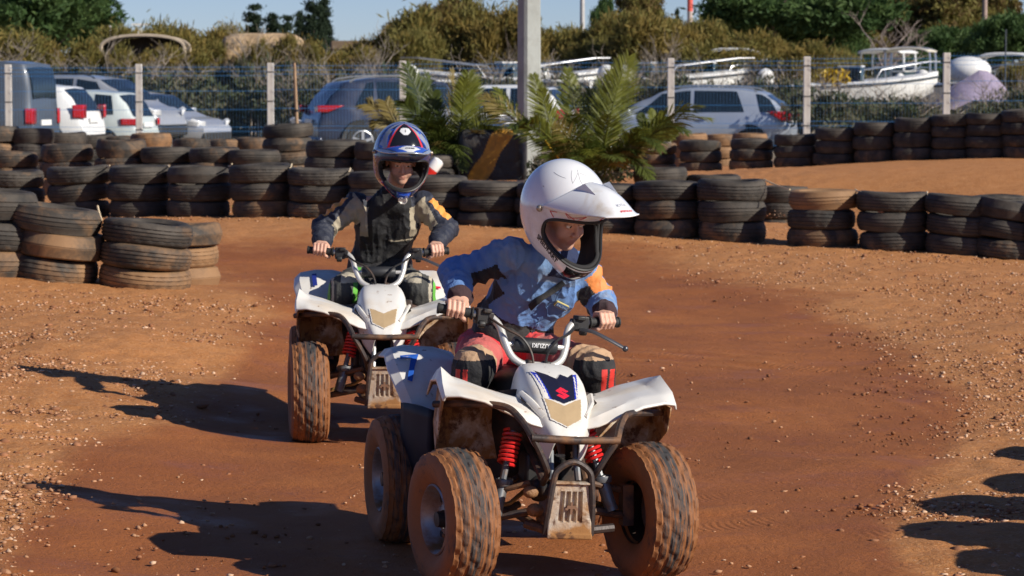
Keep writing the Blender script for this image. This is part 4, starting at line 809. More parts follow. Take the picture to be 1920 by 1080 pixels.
# yellow flowering scrub
me = crown_mesh('foliage', [(0, 0, .5, .42, .3, .12)], 500, .10, 1.6, (30, .07), 77, [leafmat('yellow bloom', (.45, .30, .02), (.6, .42, .04))]); q = PT(1580, 150, 66); r = empty('gorse_bush', (q.x-.2, 66, 1.15), 0, 'yellow flowering scrub right of the fence post by the estate car', 'bush')
o = bpy.data.objects.new('crown', me); COL.link(o); o.parent = r; b = MB(); limbs(b, (0, 0, -.65), 1.8, 1, 5, .03, 9, 1); b.build('trunk', m_grey, r)
# tan tarpaulin covered boat and dark arched frame
m_tan = mat('tan tarp', (.42, .29, .165), .85, vary=.4, vscale=2.5, bump=(3, 1.0, .12)); q = PT(493, 62, 77); b = MB(); W2, H2 = 2.35, q.z
rows = []
for i in range(25):
    u = i/24*2-1; row = []
    for j in range(17):
        a = math.pi*j/16; c_, s_ = math.cos(a), math.sin(a); yy_ = -math.copysign(abs(c_)**.5, c_)*1.2; zz = (s_**.4)*(H2-.9)*(1-.10*abs(u)**6) if s_ > 1e-6 else 0; row.append((u*1.05*(1-.08*(zz/H2)**4)+.04*math.sin(9*u), yy_*(1-.2*abs(u)**8), .9+zz))
    rows.append(row)
b.grid(rows); b.f += [tuple(range(17)), tuple(len(b.v)-17+i for i in range(17))[::-1]]; b.m += [0, 0]
o = b.build('covered_boat', m_tan, angle=60); o.location = (q.x, 77, 0); tag(o, 'tall load wrapped in tan tarpaulin on the skyline', 'covered boat')
b = MB(); b.box((0, 0, .5), (2.2, 1.6, .8)); b.build('trailer', m_dk, o)
q = PT(267, 70, 76.2); b = MB(); w2 = 1.10; root = empty('arched_shelter', (q.x, 76.2, .1), 0, 'dark arched shelter with a pale curved roof rim among the left bushes', 'shelter')
arc = smooth_path([(-w2, 0, 0), (-w2, 0, q.z-.75), (-w2*.88, 0, q.z-.2), (0, 0, q.z-.05), (w2*.88, 0, q.z-.2), (w2, 0, q.z-.75), (w2, 0, 0)], 6)
b.tube(arc, .05, 6); b.tube([p_+Vector((0, 1.4, 0)) for p_ in arc], .035, 6); b.build('roof_rim', mat('pale rim', (.42, .34, .25), .6), root)
b = MB(); b.grid([[p_+Vector((0, .05, 0)) for p_ in arc], [p_+Vector((0, 1.35, 0)) for p_ in arc]]); b.grid([[p_+Vector((0, 1.2, -.05)) for p_ in arc[:len(arc)//2+1]], [Vector((0, 1.2, p_.z*.999)) for p_ in arc[:len(arc)//2+1]], [Vector((-p_.x, 1.2, p_.z-.05)) for p_ in arc[:len(arc)//2+1]]]); b.build('canvas', mat('brown canvas', (.10, .08, .06), .8), root, solid=.02)
# low white building with flat brown roof
m_wall = mat('white render', (.66, .62, .56), .9, vary=.08); m_roof = mat('brown roof', (.16, .11, .07), .9); q = PT(752, 150, 97); root = empty('low_building', (q.x, 97, .1), R(4), 'low white building with a flat brown roof behind the dark estate car', 'building')
b = MB(); b.box((0, 2, 1.25), (4.2, 4, 2.5)); b.build('wall', m_wall, root, smooth=False); b = MB(); b.box((0, 1.9, 2.66), (4.7, 4.7, .3)); b.build('roof', m_roof, root, bevel=.04)
b = MB(); b.box((-1.6, .0, 1.3), (.5, .5, 2.6)); b.box((-1.6, 0, 2.72), (.9, .7, .12)); b.build('chimney', mat('sand render', (.60, .44, .30), .9), root, smooth=False)
for x in (-.6, 1.2):
    b = MB(); b.box((x, -.02, 1.35), (.9, .06, .9)); f_ = b.build('window_frame', m_gel, root, smooth=False); b = MB(); b.box((x, -.055, 1.35), (.76, .02, .76)); b.build('pane', m_cab, f_, smooth=False)
# masts
def mast(px, top, Y, w, label, mats_, name='mast', bands=0):
    q = PT(px, top, Y); b = MB(); g = .0; h = q.z
    if bands:
        for i in range(bands): b.lathe([(w/2, h*i/bands), (w/2, h*(i+1)/bands)], 10, mi=(i % 2))
    else: b.tube([(0, 0, 0), (0, 0, h*.5), (0, 0, h)], [w/2*1.2, w/2, w/2*.8], 10)
    o = b.build(name, mats_); o.location = (q.x, Y, g); return tag(o, label, 'mast')
m_galv = mat('galvanised', (.48, .46, .44), .5, metal=.2); mast(1092, -40, 88, .17, 'thin grey lamp mast right of the concrete pole', m_galv, 'lamp_mast')
mast(1294, -30, 170, .33, 'distant red and grey banded mast', [mat('mast grey', (.45, .36, .32), .6), mat('mast red', (.65, .10, .07), .6)], 'radio_mast', 9)
mast(1342, 5, 200, .14, 'very thin pale mast near the big green pine', m_galv, 'radio_mast'); mast(1847, -30, 106, .22, 'brown wooden pole in front of the right skyline trees', mat('pole wood', (.33, .24, .20), .8), 'wooden_pole'); mast(1886, 55, 78, .05, 'slim dark mast above the right wheelhouse boat', m_dk, 'boat_mast')
# television aerials on the left
def aerial(px, py, Y, label, w):
    q = PT(px, py, Y); b = MB(); b.tube([(0, 0, 0), (0, 0, q.z)], .03, 6); b.box((0, 0, q.z), (w, .05, .07)); b.box((0, 0, q.z-.35), (w*.45, .25, .28)); o = b.build('aerial', mat('aerial white', (.7, .68, .62), .5)); o.location = (q.x, Y, 0); tag(o, label, 'aerial')
aerial(264, 46, 100, 'white flat aerial above the arched shelter', .62); aerial(206, 50, 100, 'small white aerial at the foot of the left pine', .12)
# leaning white jib of a boat hoist
b = MB(); q = [PT(1170, 72, 82), PT(1190, 80, 82), PT(1206, 98, 82), PT(1232, 118, 82), PT(1236, 235, 82)]; b.tube(q, .05, 6); b.tube([q[0], PT(1228, 76, 82)], .03, 6); b.tube([q[2], PT(1180, 235, 82.5)], .04, 6)
o = b.build('boat_hoist', m_gel); tag(o, 'white angled hoist arm above the tall palm frond', 'hoist')

for (px, top, w, Y, lb) in [(1120, 262, 230, 32.2, 'dark leafy scrub under the large palm'), (860, 268, 150, 33.4, 'dark leafy scrub under the left palm'), (1030, 285, 120, 33.0, 'dark low scrub at the foot of the concrete pole'), (930, 285, 120, 34.2, 'dark low scrub behind the crash pad')]:
    tree('twig', 1, px, top, w, Y, lb, 'scrub under the palms')
for (px, top, w, Y, lb) in [(700, 128, 130, 70, 'dark grey scrub behind the dark estate car'), (1010, 138, 150, 70, 'grey scrub just behind the concrete pole')]:
    tree('twig', 2, px, top, w, Y, lb, 'grey scrub behind the parked cars')

for i, (px, top, w, Y, lb) in enumerate([(205, 92, 90, 75.3, 'wispy tamarisk before the left leg of the arched shelter'), (335, 96, 110, 75.3, 'wispy tamarisk before the right leg of the arched shelter'), (268, 104, 110, 75.0, 'low tamarisk before the arched shelter opening'), (432, 80, 90, 76.0, 'wispy tamarisk overlapping the left end of the tan tarpaulin'), (505, 98, 120, 75.6, 'low tamarisk before the middle of the tan tarpaulin'), (556, 78, 80, 75.8, 'wispy tamarisk overlapping the right end of the tan tarpaulin'), (478, 84, 60, 75.4, 'small wispy tamarisk left of the middle of the tan tarpaulin')]):
    tree('tam', i, px, top, w, Y, lb, 'tamarisk bushes beyond the car park')
for i, (px, top, w, Y, lb) in enumerate([(470, 74, 150, 75.0, 'bare twiggy bush before the tan tarpaulin'), (560, 84, 120, 75.4, 'bare twiggy bush right of the tan tarpaulin'), (700, 88, 150, 74.8, 'bare twiggy bush over the dark estate car'), (1240, 92, 130, 75.2, 'bare twiggy bush right of the hoist')]):
    tree('twig', i, px, top, w, Y, lb, 'grey scrub behind the parked cars')

b = MB(); r = random.Random(5)
for (px, py, n_, sp) in [(450, 428, 26, .10), (478, 436, 40, .12), (520, 425, 12, .12), (300, 412, 10, .15)]:
    Yc = CAMZ*FPX/(py-150)*.955
    for i in range(n_):
        x, y = (px-960)/FPX*Yc+r.gauss(0, sp), Yc+r.gauss(0, sp*1.5); z = gz(x, y); a = r.uniform(0, 6.28); h = r.uniform(.02, .05); d = Vector((math.cos(a), math.sin(a), 0))*.005; l = Vector((r.uniform(-.02, .02), r.uniform(-.02, .02), h)); p_ = Vector((x, y, z)); b.add([p_-d, p_+d, p_+l], [(0, 1, 2)])
tag(b.build('grass', leafmat('grass', (.06, .12, .02), (.12, .19, .04)), smooth=False), 'few short green grass tufts on the dirt before the middle tyre wall', 'grass', kind='stuff')
# ================================================================ QUAD BIKES
m_fair = mat('white fairing', (.70, .68, .635), .32, vary=.03, vscale=4, spec=.5, dirt=((.56, .42, .26), 3.2, .48, .76), spots=((.22, .11, .05), 24, .635, .70))
m_fairB = m_fair
m_splash = mat('mud splashed white plastic', (.66, .57, .45), .5, vary=.1, dirt=((.34, .17, .06), 7, .38, .54), spots=((.13, .055, .022), 15, .51, .60), bump=(25, .5, .01))
m_frame = mat('muddy frame tube', (.055, .042, .038), .5, metal=.3, vary=.2, dirt=((.26, .13, .06), 9, .46, .68), bump=(60, .3, .004))
m_plateq = mat('muddy alloy plate', (.55, .50, .42), .4, metal=.45, vary=.1, dirt=((.36, .18, .065), 9, .34, .56), spots=((.13, .06, .03), 20, .54, .64), bump=(40, .5, .006))
m_blkq = mat('quad black', (.02, .019, .019), .5, vary=.3, dirt=((.13, .06, .03), 8, .50, .80)); m_navy = mat('navy black plastic', (.009, .012, .024), .65, spec=.15, vary=.2, dirt=((.08, .045, .03), 4, .62, .9))
m_sil = mat('satin alloy tube', (.66, .64, .60), .38, metal=.45, vary=.04, dirt=((.36, .26, .17), 20, .58, .8)); m_spr = mat('red spring', (.62, .02, .02), .35, vary=.1, dirt=((.30, .12, .06), 20, .58, .75))
m_lensq = mat('lamp lens', (.47, .34, .19), .22, vary=.12, vscale=16, coat=.7); m_dkblue = mat('dark decal', (.012, .014, .035), .3, vary=0); m_blue = mat('blue decal', (.02, .04, .42), .3, vary=0); m_emb = mat('red emblem', (.75, .02, .05), .35, vary=0)
m_numb = mat('number blue', (.02, .10, .45), .4, vary=.2, dirt=((.6, .5, .35), 20, .6, .7)); m_strut = mat('grey strut', (.16, .17, .18), .4, metal=.5, dirt=((.2, .1, .05), 12, .5, .75)); m_seat = mat('seat vinyl', (.02, .02, .021), .55, bump=(90, .2, .003)); m_grip = mat('grip rubber', (.018, .018, .018), .7, bump=(120, .5, .003)); m_rimq = mat('quad rim', (.30, .31, .33), .4, metal=.6, dirt=((.22, .11, .05), 8, .42, .65))
tq = bpy.data.materials.new('quad tyre rubber'); tq.use_nodes = True; t = NT(tq); uv = t.new('ShaderNodeTexCoord').outputs['UV']; ob = t.new('ShaderNodeTexCoord').outputs['Object']
st = t.noise(t.scalev(uv, 6, 13, 1), 1, 7, .7, .5); st2 = t.noise(t.scalev(uv, 26, 60, 1), 1, 6, .75)
su = t.new('ShaderNodeSeparateXYZ'); t.l.new(uv, su.inputs[0]); ctr = t.math('ABSOLUTE', t.math('SUBTRACT', su.outputs[1], .5))
k = t.math('ADD', t.math('ADD', t.math('MULTIPLY', st, .75), t.math('MULTIPLY', st2, .45)), t.math('MULTIPLY', ctr, .42)); kk = t.ramp(k, [(.59, 0.0), (.72, 1.0)])
mudq = t.mix(t.noise(ob, 14, 6, .7), (.33, .125, .036), (.17, .066, .022))
t.l.new(t.mix(kk, (.035, .035, .036), mudq), t.b.inputs['Base Color']); t.b.inputs['Roughness'].default_value = .75; t.l.new(t.bump(t.noise(ob, 60, 5, .7), .4, .006), t.b.inputs['Normal'])
def quad_tyre(rad=.22, wid=.165, rimr=.105, seed=1):
    hw_ = wid/2; P = [(rimr, -hw_*.72), (rimr+.012, -hw_*.80), (rad*.64, -hw_*.97), (rad*.77, -hw_*1.03), (rad*.87, -hw_*1.0), (rad*.935, -hw_*.90)]
    P += [(rad*(1-.065*abs(q)**3.0), q*hw_*.84) for q in np.linspace(-1, 1, 29)] + [(r_, -h_) for r_, h_ in P[::-1]]
    P = [(rimr-.01, -hw_*.5)]+P+[(rimr-.01, hw_*.5)]; n = 216; NP = len(P); V = np.zeros((NP*(n+1), 3)); UV = np.zeros((NP*(n+1), 2))
    for i, (r_, h_) in enumerate(P):
        for j in range(n+1):
            a = 2*math.pi*j/n; rr_ = r_
            if r_ > rad*.885:
                u = abs(h_)/hw_; rw_ = int(u/.335); ph = (a*20/(2*math.pi)+(.5 if h_ > 0 else 0)+u*.7+.5*(rw_ % 2)) % 1.0; blk = 1 if ph < .62 else 0
                if abs(u-.335) < .04 or abs(u-.67) < .04: blk = 0
                rr_ += .0042*blk*(1 if u < .93 else .6)
            V[i*(n+1)+j] = (h_, rr_*math.cos(a), rr_*math.sin(a)); UV[i*(n+1)+j] = (j/n*.9, i/(NP-1))
    F = [(i*(n+1)+j, (i+1)*(n+1)+j, (i+1)*(n+1)+j+1, i*(n+1)+j+1) for i in range(NP-1) for j in range(n)]
    return V, np.array(F), UV
TQ = quad_tyre()
def quad_wheel(root, loc, steer, side, first=[None]):
    V, F, UV = TQ; o = np_obj('wheel', V, F, tq, root, smooth=True, uv=UV)
    o.data.set_sharp_from_angle(angle=R(38)); o.location = loc; o.rotation_euler = (rnd.uniform(0, 6), 0, steer) if False else (0, 0, steer)
    b = MB(); s = side; hw_ = .0825
    b.lathe([(.108, s*.060), (.113, s*.066), (.108, s*.070), (.098, s*.060), (.092, s*.022), (.084, s*.012), (.055, s*.016), (.048, s*.030), (.030, s*.034)], 40, axis='X'); b.lathe([(.0, s*.060), (.024, s*.058), (.028, s*.034), (.030, s*.016)], 20, axis='X', mi=1)
    b.lathe([(.105, s*.06), (.098, -s*.02), (.10, -s*.06)], 40, axis='X', mi=1)
    for k in range(4): a = k*math.pi/2+.4; b.lathe([(0, s*.026), (.008, s*.026), (.008, s*.012)], 8, (0, .062*math.cos(a), .062*math.sin(a)), 'X', mi=0)
    for k in range(8): a = k*math.pi/4; b.lathe([(0, s*.0205), (.011, s*.0205), (.011, s*.018)], 10, (0, .078*math.cos(a), .078*math.sin(a)), 'X', mi=1)
    b.build('rim', [m_rimq, m_blkq], o); return o
# hood surface
HS = np.array([(.33, .655, .080), (.26, .678, .098), (.18, .676, .108), (.10, .655, .110), (.03, .620, .104), (-.02, .585, .098), (-.055, .550, .088), (-.085, .518, .074), (-.105, .492, .060), (-.112, .470, .046)])
def hood_raw(f, s):
    x = s*(len(HS)-1); i = min(int(x), len(HS)-2); u = x-i; P = [HS[max(0, i-1)], HS[i], HS[i+1], HS[min(len(HS)-1, i+2)]]
    q = .5*((2*P[1])+(P[2]-P[0])*u+(2*P[0]-5*P[1]+4*P[2]-P[3])*u*u+(3*P[1]-P[0]-3*P[2]+P[3])*u**3); y, z, hw_ = q
    a = abs(f); tab = [(0, 0, 0), (.55, .56, .003), (.74, .75, .009), (.86, .86, .022), (1.0, .95, .05), (1.25, 1.03, .10), (1.5, 1.06, .15)]
    for (f0, x0, d0), (f1, x1, d1) in zip(tab, tab[1:]):
        if a <= f1: v = (a-f0)/(f1-f0); xf_, dz = x0+(x1-x0)*v, d0+(d1-d0)*v; break
    k = 1-.45*s; dz *= k
    return Vector((math.copysign(hw_*xf_, f), y+dz*.55*s, z-dz))
def hoodpt(f, s, off=0):
    p = hood_raw(f, s)
    if off:
        e = .01; du = hood_raw(min(1.5, f+e), s)-hood_raw(f-e, s); dv = hood_raw(f, min(1, s+e))-hood_raw(f, max(0, s-e)); n_ = du.cross(dv).normalized()
        if n_.z < 0 and n_.y > 0 or n_.dot(Vector((0, -.5, .9))) < -.2: n_ = -n_
        p = p+n_*off
    return p
def s_of_y(y):
    ys_ = HS[:, 0]; i = 0
    for i in range(len(ys_)-1):
        if ys_[i] >= y >= ys_[i+1]: return (i+(ys_[i]-y)/(ys_[i]-ys_[i+1]))/(len(ys_)-1)
    return 1 if y < ys_[-1] else 0
def pin(x, y, poly):
    ins = False; n = len(poly)
    for i in range(n):
        ax, ay = poly[i]; bx, by = poly[(i+1) % n]
        if (ay > y) != (by > y) and x < (bx-ax)*(y-ay)/(by-ay)+ax: ins = not ins
    return ins
def hood_patch(polys, off, step=.0022, ylo=-.11, yhi=.16):
    """cells of the hood inside one of the polygons [(mi, [(x,y)..])], later ones on top"""
    b = MB(); nx_ = int(.2/step); y = yhi; ysv = []
    while y > ylo: ysv.append(y); y -= step*(.45 if y < 0 else .85)
    cache = {}
    for j in range(len(ysv)-1):
        yc = (ysv[j]+ysv[j+1])/2
        for i in range(nx_):
            x0 = -.1+i*step; xc = x0+step/2; mi = None
            for m_, pl in polys:
                if pin(xc, yc, pl): mi = m_
            if mi is None: continue
            idx = []
            for (xx_, jj) in ((x0, j), (x0+step, j), (x0+step, j+1), (x0, j+1)):
                key = (round(xx_/step), jj)
                if key not in cache:
                    s_ = s_of_y(ysv[jj]); hw_ = np.interp(s_*(len(HS)-1), range(len(HS)), HS[:, 2]); f_ = max(-1.4, min(1.4, xx_/hw_*.98)); cache[key] = len(b.v); b.v.append(tuple(hoodpt(f_, s_, off)))
                idx.append(cache[key])
            b.f.append(tuple(idx)); b.m.append(mi)
    return b
FF = [  # front fender, right side of the picture: rows front -> back, columns inner -> outer
 [(.048, -.062, .498), (.110, -.070, .512), (.180, -.066, .543), (.260, -.050, .577), (.335, -.030, .590), (.380, -.010, .584), (.386, .0, .568)],
 [(.060, -.045, .520), (.112, -.045, .545), (.180, -.025, .572), (.258, .020, .600), (.335, .030, .612), (.380, .040, .620), (.388, .045, .594)],
 [(.085, .06, .575), (.120, .07, .580), (.185, .10, .590), (.258, .14, .612), (.320, .145, .628), (.366, .14, .664), (.384, .12, .620)],
 [(.095, .20, .575), (.130, .21, .578), (.190, .24, .590), (.260, .28, .612), (.318, .28, .628), (.352, .26, .642), (.376, .24, .608)],
 [(.100, .34, .545), (.130, .35, .548), (.190, .37, .560), (.255, .39, .580), (.310, .38, .592), (.343, .36, .590), (.366, .33, .555)]]
RF = [  # rear fender rows: back/top -> front/low
 [(.13, 1.16, .655), (.20, 1.16, .672), (.28, 1.15, .675), (.345, 1.13, .660), (.37, 1.12, .635)],
 [(.13, 1.02, .668), (.20, 1.02, .684), (.28, 1.01, .684), (.35, .99, .672), (.378, .98, .645)],
 [(.13, .90, .640), (.20, .90, .650), (.28, .90, .650), (.355, .90, .640), (.382, .89, .605)],
 [(.14, .80, .575), (.20, .79, .570), (.27, .78, .562), (.335, .79, .556), (.36, .80, .535)],
 [(.15, .73, .505), (.20, .72, .495), (.25, .71, .480), (.30, .71, .462), (.33, .73, .45)]]
def bil(G, u, v, off=0):
    def raw(u, v):
        nr_, nc = len(G)-1, len(G[0])-1; x = max(0, min(.9999, u))*nc; y = max(0, min(.9999, v))*nr_; i, j = int(y), int(x); a, c = x-j, y-i
        p = [Vector(G[i][j]), Vector(G[i][j+1]), Vector(G[i+1][j]), Vector(G[i+1][j+1])]; return (p[0]*(1-a)+p[1]*a)*(1-c)+(p[2]*(1-a)+p[3]*a)*c
    p = raw(u, v)
    if off:
        n_ = (raw(u+.02, v)-raw(u-.02, v)).cross(raw(u, v+.02)-raw(u, v-.02)).normalized(); n_ = n_ if n_.z-n_.y*.5 > 0 else -n_; p = p+n_*off
    return p
def mirror(G, s): return [[(s*x, y, z) for x, y, z in r_] for r_ in G]
def put_text(txt, fn, m, parent, name='number', bold=.03, mi=0, xf=None, shear=0, aspect=1.0):
    """fn maps (x,y) in the lettering's plane, height 1, to 3D"""
    vs, fs = text_mesh(txt, 1.0, bold, shear=shear); b = MB(); b.add([fn(v.x*aspect, v.y) for v in vs], fs); return b.build(name, m, parent, smooth=False, xf=xf)
GRIPS = {}
def quad(px_origin, D, yaw, roll, steer, label, style):
    o0 = Vector(((px_origin-960)/FPX*D, D, 0)); o0.z = gz(o0.x, o0.y)
    root = empty('quad_bike', o0, yaw, label, 'quad bike', 'small white quad bikes'); piv = Vector((0, 0, .12))
    RB = Matrix.Translation(piv) @ Matrix.Rotation(roll, 4, 'Y') @ Matrix.Translation(-piv)
    ST = RB @ Matrix.Translation((.012 if style == 'front' else 0, .385, 0)) @ Matrix.Rotation(R(5) if style == 'front' else steer, 4, 'Z') @ Matrix.Translation((0, 0, .65)) @ Matrix.Rotation(R(2.2) if style == 'front' else 0, 4, 'Y') @ Matrix.Translation((0, 0, -.65)) @ Matrix.Translation((0, -.385, 0))
    W = root.matrix_world if False else Matrix.Translation(o0) @ Matrix.Rotation(yaw, 4, 'Z')
    # wheels follow the ground
    for (x, y, s, st_) in ((-.322, 0, -1, steer), (.322, 0, 1, steer), (-.312, .91, -1, 0), (.312, .91, 1, 0)):
        wp = W @ Vector((x, y, 0)); quad_wheel(root, (x, y, gz(wp.x, wp.y)-o0.z+.217), st_, s)
    # hood
    b = MB(); b.grid([[hoodpt(f, s) for f in np.linspace(-1.5, 1.5, 31)] for s in np.linspace(0, 1, 34)]); b.build('hood', m_fair, root, xf=RB, solid=.004, angle=28)
    light = [(-.060, -.012), (0, -.036), (.060, -.012), (.048, -.070), (.030, -.080), (0, -.092), (-.030, -.080), (-.048, -.070)]
    light_rim = [(x*1.07, y+(.004 if y > -.05 else -.002)) for x, y in light]
    b = hood_patch([(1, light_rim), (0, light)], .0035); b.build('headlight', [m_lensq, m_fair], root, xf=RB)
    if style == 'front':
        emb = [(-1, .38), (0, 1), (1, .38), (.55, .12), (0, .42), (-.1, .35), (1, -.38), (0, -1), (-1, -.38), (-.55, -.12), (0, -.42), (.1, -.35)]
        P = [(2, [(-.078, .135), (-.062, -.008), (0, -.031), (.062, -.008), (.078, .125), (.040, .088), (.018, .105), (0, .075), (-.03, .095)]),
             (3, [(-.072, .095), (-.066, .098), (-.052, -.010), (-.058, -.008)]), (3, [(.072, .095), (.066, .098), (.052, -.010), (.058, -.008)]),
             (1, [(-.076, .130), (-.058, .110), (-.030, -.020), (-.048, -.012)]), (1, [(.076, .118), (.060, .105), (.034, -.018), (.050, -.010)]),
             (3, [(-.064, .10), (-.060, .10), (-.043, -.012), (-.049, -.010)]), (3, [(.064, .095), (.060, .095), (.046, -.012), (.050, -.010)]),
             (0, [(-.062, .128), (-.02, .092), (0, .073), (.018, .103), (.04, .087), (.062, .112), (.040, -.016), (0, -.030), (-.036, -.016)]),
             (4, [(x*.021+.004, y*.0235+.008) for x, y in emb])]
        hood_patch(P, .0026).build('hood_decal', [m_dkblue, m_blue, m_fair, m_fair, m_emb], root, xf=RB)
    dzr = -.028 if style == 'front' else .008; RFs = [[(x, y, z+dzr) for x, y, z in r_] for r_ in RF]
    # fenders
    for s in (-1, 1):
        G = mirror(FF, s); b = MB(); b.grid([[bil(G, u, v) for u in np.linspace(0, 1, 37)] for v in np.linspace(0, 1, 25)])
        b.build('front_fender', m_fair, root, xf=RB, solid=.007, angle=22)
        G2 = mirror(RFs, s); b = MB(); b.grid([[bil(G2, u, v) for u in np.linspace(0, 1, 25)] for v in np.linspace(0, 1, 25)]); b.build('rear_fender', m_fair, root, xf=RB, solid=.007, angle=24)
        # arm joining hood and fender over the gap
        b = MB(); b.tube([(s*.065, -.05, .535), (s*.10, .0, .575), (s*.115, .08, .592)], [.013, .012, .014], 8, flat=.6); b.build('fender_strut', m_fair, root, xf=RB)
        b = MB(); b.prism([(.085, -.02), (.125, .02), (.12, .065), (.09, .03)], 'Z', 0, .002); vv = [(s*x, y, .5445+.32*(y+.02)+(x-.085)*.20+.012) for x, y, z in b.v]; b.v = vv; b.build('slot_shade', m_blkq, root, xf=RB, smooth=False)  # dark patch laid on the fender, paints the shaded slot beside the hood
        b = MB(); b.grid([[(s*.055, .13, .60), (s*.12, .15, .60), (s*.175, .20, .585)], [(s*.055, .11, .50), (s*.12, .13, .49), (s*.175, .19, .47)], [(s*.055, .10, .38), (s*.11, .12, .37), (s*.15, .18, .36)]]); b.build('inner_cover', m_blkq, root, xf=RB, solid=.006, angle=60)
        # inner splash guard behind the wheel, muddy side forward
        G3 = [[(s*.378, .03, .570), (s*.36, .20, .590), (s*.30, .25, .600), (s*.20, .23, .575), (s*.13, .15, .550)], [(s*.380, .06, .49), (s*.365, .21, .48), (s*.30, .26, .47), (s*.20, .25, .46), (s*.135, .17, .45)], [(s*.365, .14, .43), (s*.35, .22, .375), (s*.29, .27, .355), (s*.20, .265, .355), (s*.145, .20, .37)]]
        b = MB(); b.grid([[bil(G3, u, v) for u in np.linspace(0, 1, 25)] for v in np.linspace(0, 1, 15)]); b.build('splash_guard', m_splash, root, xf=RB, solid=.005, angle=30)
        # heel guard and footrest
        b = MB(); G4 = [[(s*.34, .34, .50), (s*.36, .52, .50), (s*.365, .72, .485)], [(s*.335, .36, .38), (s*.35, .55, .36), (s*.355, .74, .38)], [(s*.30, .38, .27), (s*.31, .56, .24), (s*.32, .74, .27)]]
        b.grid([[bil(G4, u, v) for u in np.linspace(0, 1, 9)] for v in np.linspace(0, 1, 9)]); b.build('heel_guard', m_navy, root, xf=RB, solid=.012, angle=40)
        b = MB(); b.box((s*.22, .52, .255), (.22, .18, .02)); b.build('footrest', m_frame, root, xf=RB, bevel=.005)
        # front suspension
        b = MB(); a0, a1 = Vector((s*.085, -.05, .24)), Vector((s*.085, .10, .24)); e = Vector((s*.245, .0, .205))
        b.tube([a0, e], .012, 8); b.tube([a1, e], .012, 8); a0.z = a1.z = .33; e2 = Vector((s*.235, .02, .285)); b.tube([a0, e2], .010, 8); b.tube([a1, e2], .010, 8); b.box((s*.248, .01, .24), (.035, .05, .13)); b.build('suspension_arm', m_frame, root)
        b = MB(); top = Vector((s*.118, .04, .485)); bot = Vector((s*.165, .0, .32)); ax_ = (bot-top); u1 = ax_.orthogonal().normalized(); u2 = ax_.cross(u1).normalized()
        b.tube([top+ax_*(k/150)+(u1*math.cos(k*.52)+u2*math.sin(k*.52))*.027 for k in range(0, 96)], .0055, 6); b.build('spring', m_spr, root)
        b = MB(); b.tube([top, top+ax_*.9], .011, 8); b.tube([top+ax_*.92, bot+ax_.normalized()*.10], .021, 10); b.lathe([(.033, -.01), (.035, 0), (.033, .01)], 12); b.v[-36:] = [tuple(top+ax_*.95+Vector(v)) for v in b.v[-36:]]; b.build('shock_body', m_strut, root)
        b = MB(); b.tube([(s*.035, .12, .30), (s*.12, .07, .25), (s*.25, .06, .22)], .008, 6); b.build('tie_rod', mat('brass rod', (.42, .26, .10), .4, metal=.6), root)
        b = MB(); b.tube([(s*.04, -.04, .50), (s*.042, -.07, .40), (s*.044, -.10, .34)], .011, 8); b.build('front_strut', m_strut, root, xf=RB)
    # bumper frame
    b = MB(); b.tube(smooth_path([(-.385, .12, .545), (-.30, .02, .560), (-.205, -.07, .565), (-.165, -.13, .535), (-.135, -.195, .482)], 6), .0115, 8); b.tube(smooth_path([(.385, .12, .545), (.30, .02, .552), (.205, -.07, .555), (.165, -.13, .530), (.135, -.195, .482)], 6), .0115, 8)
    b.tube([(-.142, -.197, .483), (0, -.205, .480), (.142, -.197, .483)], .0125, 10)
    for s in (-1, 1): b.tube(smooth_path([(s*.135, -.196, .480), (s*.105, -.19, .43), (s*.078, -.175, .375), (s*.070, -.10, .33)], 5), .0105, 8)
    b.build('bumper_bar', m_frame, root, xf=RB)
    # skid plate with its loop
    b = MB(); b.tube(smooth_path([(-.074, -.175, .18), (-.070, -.19, .27), (-.062, -.195, .345), (-.050, -.195, .385), (0, -.197, .412), (.050, -.195, .385), (.062, -.195, .345), (.070, -.19, .27), (.074, -.175, .18)], 5), .0105, 8); b.build('guard_loop', m_frame, root, xf=RB)
    b = MB(); rows = []; xs2 = np.linspace(-.066, .066, 34); zs2 = np.linspace(.170, .352, 40)
    for z in zs2:
        w = 1.10-.18*(z-.17)/.182; row = []
        for x in xs2:
            slot = 0
            for sx in (-.0285, -.0095, .0095, .0285):
                if abs(x-sx) < .0062 and .225 < z < .315: slot = 1
            lip = .010 if z < .185 else 0; row.append((x*w, -.192+.012*slot-.010*(z < .352)*(abs(z-.345) < .006)-lip*.8+.004*math.sin(z*90)*0, z))
        rows.append(row)
    b.grid(rows); b.build('skid_plate', m_plateq, root, xf=RB, solid=.004, angle=50)
    b = MB(); emb2 = [(-.004, .020), (.004, .020), (.004, .008), (.016, .008), (.016, .0), (.022, .0), (.022, -.008), (.012, -.008), (.012, -.003), (.004, -.003), (.004, -.022), (-.004, -.022), (-.004, -.003), (-.012, -.003), (-.012, -.008), (-.022, -.008), (-.022, .0), (-.016, .0), (-.016, .008), (-.004, .008)]
    b.prism([(x*.9, z*.9+.268) for x, z in emb2], 'Y', -.2015, -.1965); b.build('plate_emblem', mat('rusty emblem', (.18, .09, .05), .7), root, xf=RB, smooth=False)
    b = MB(); b.tube([(.07, -.14, .19), (.16, -.13, .20)], .014, 8); b.build('lower_cross_tube', m_frame, root, xf=RB); b = MB(); b.tube([(-.07, -.14, .19), (-.12, -.10, .20)], .013, 8); b.build('lower_cross_tube', m_frame, root, xf=RB)
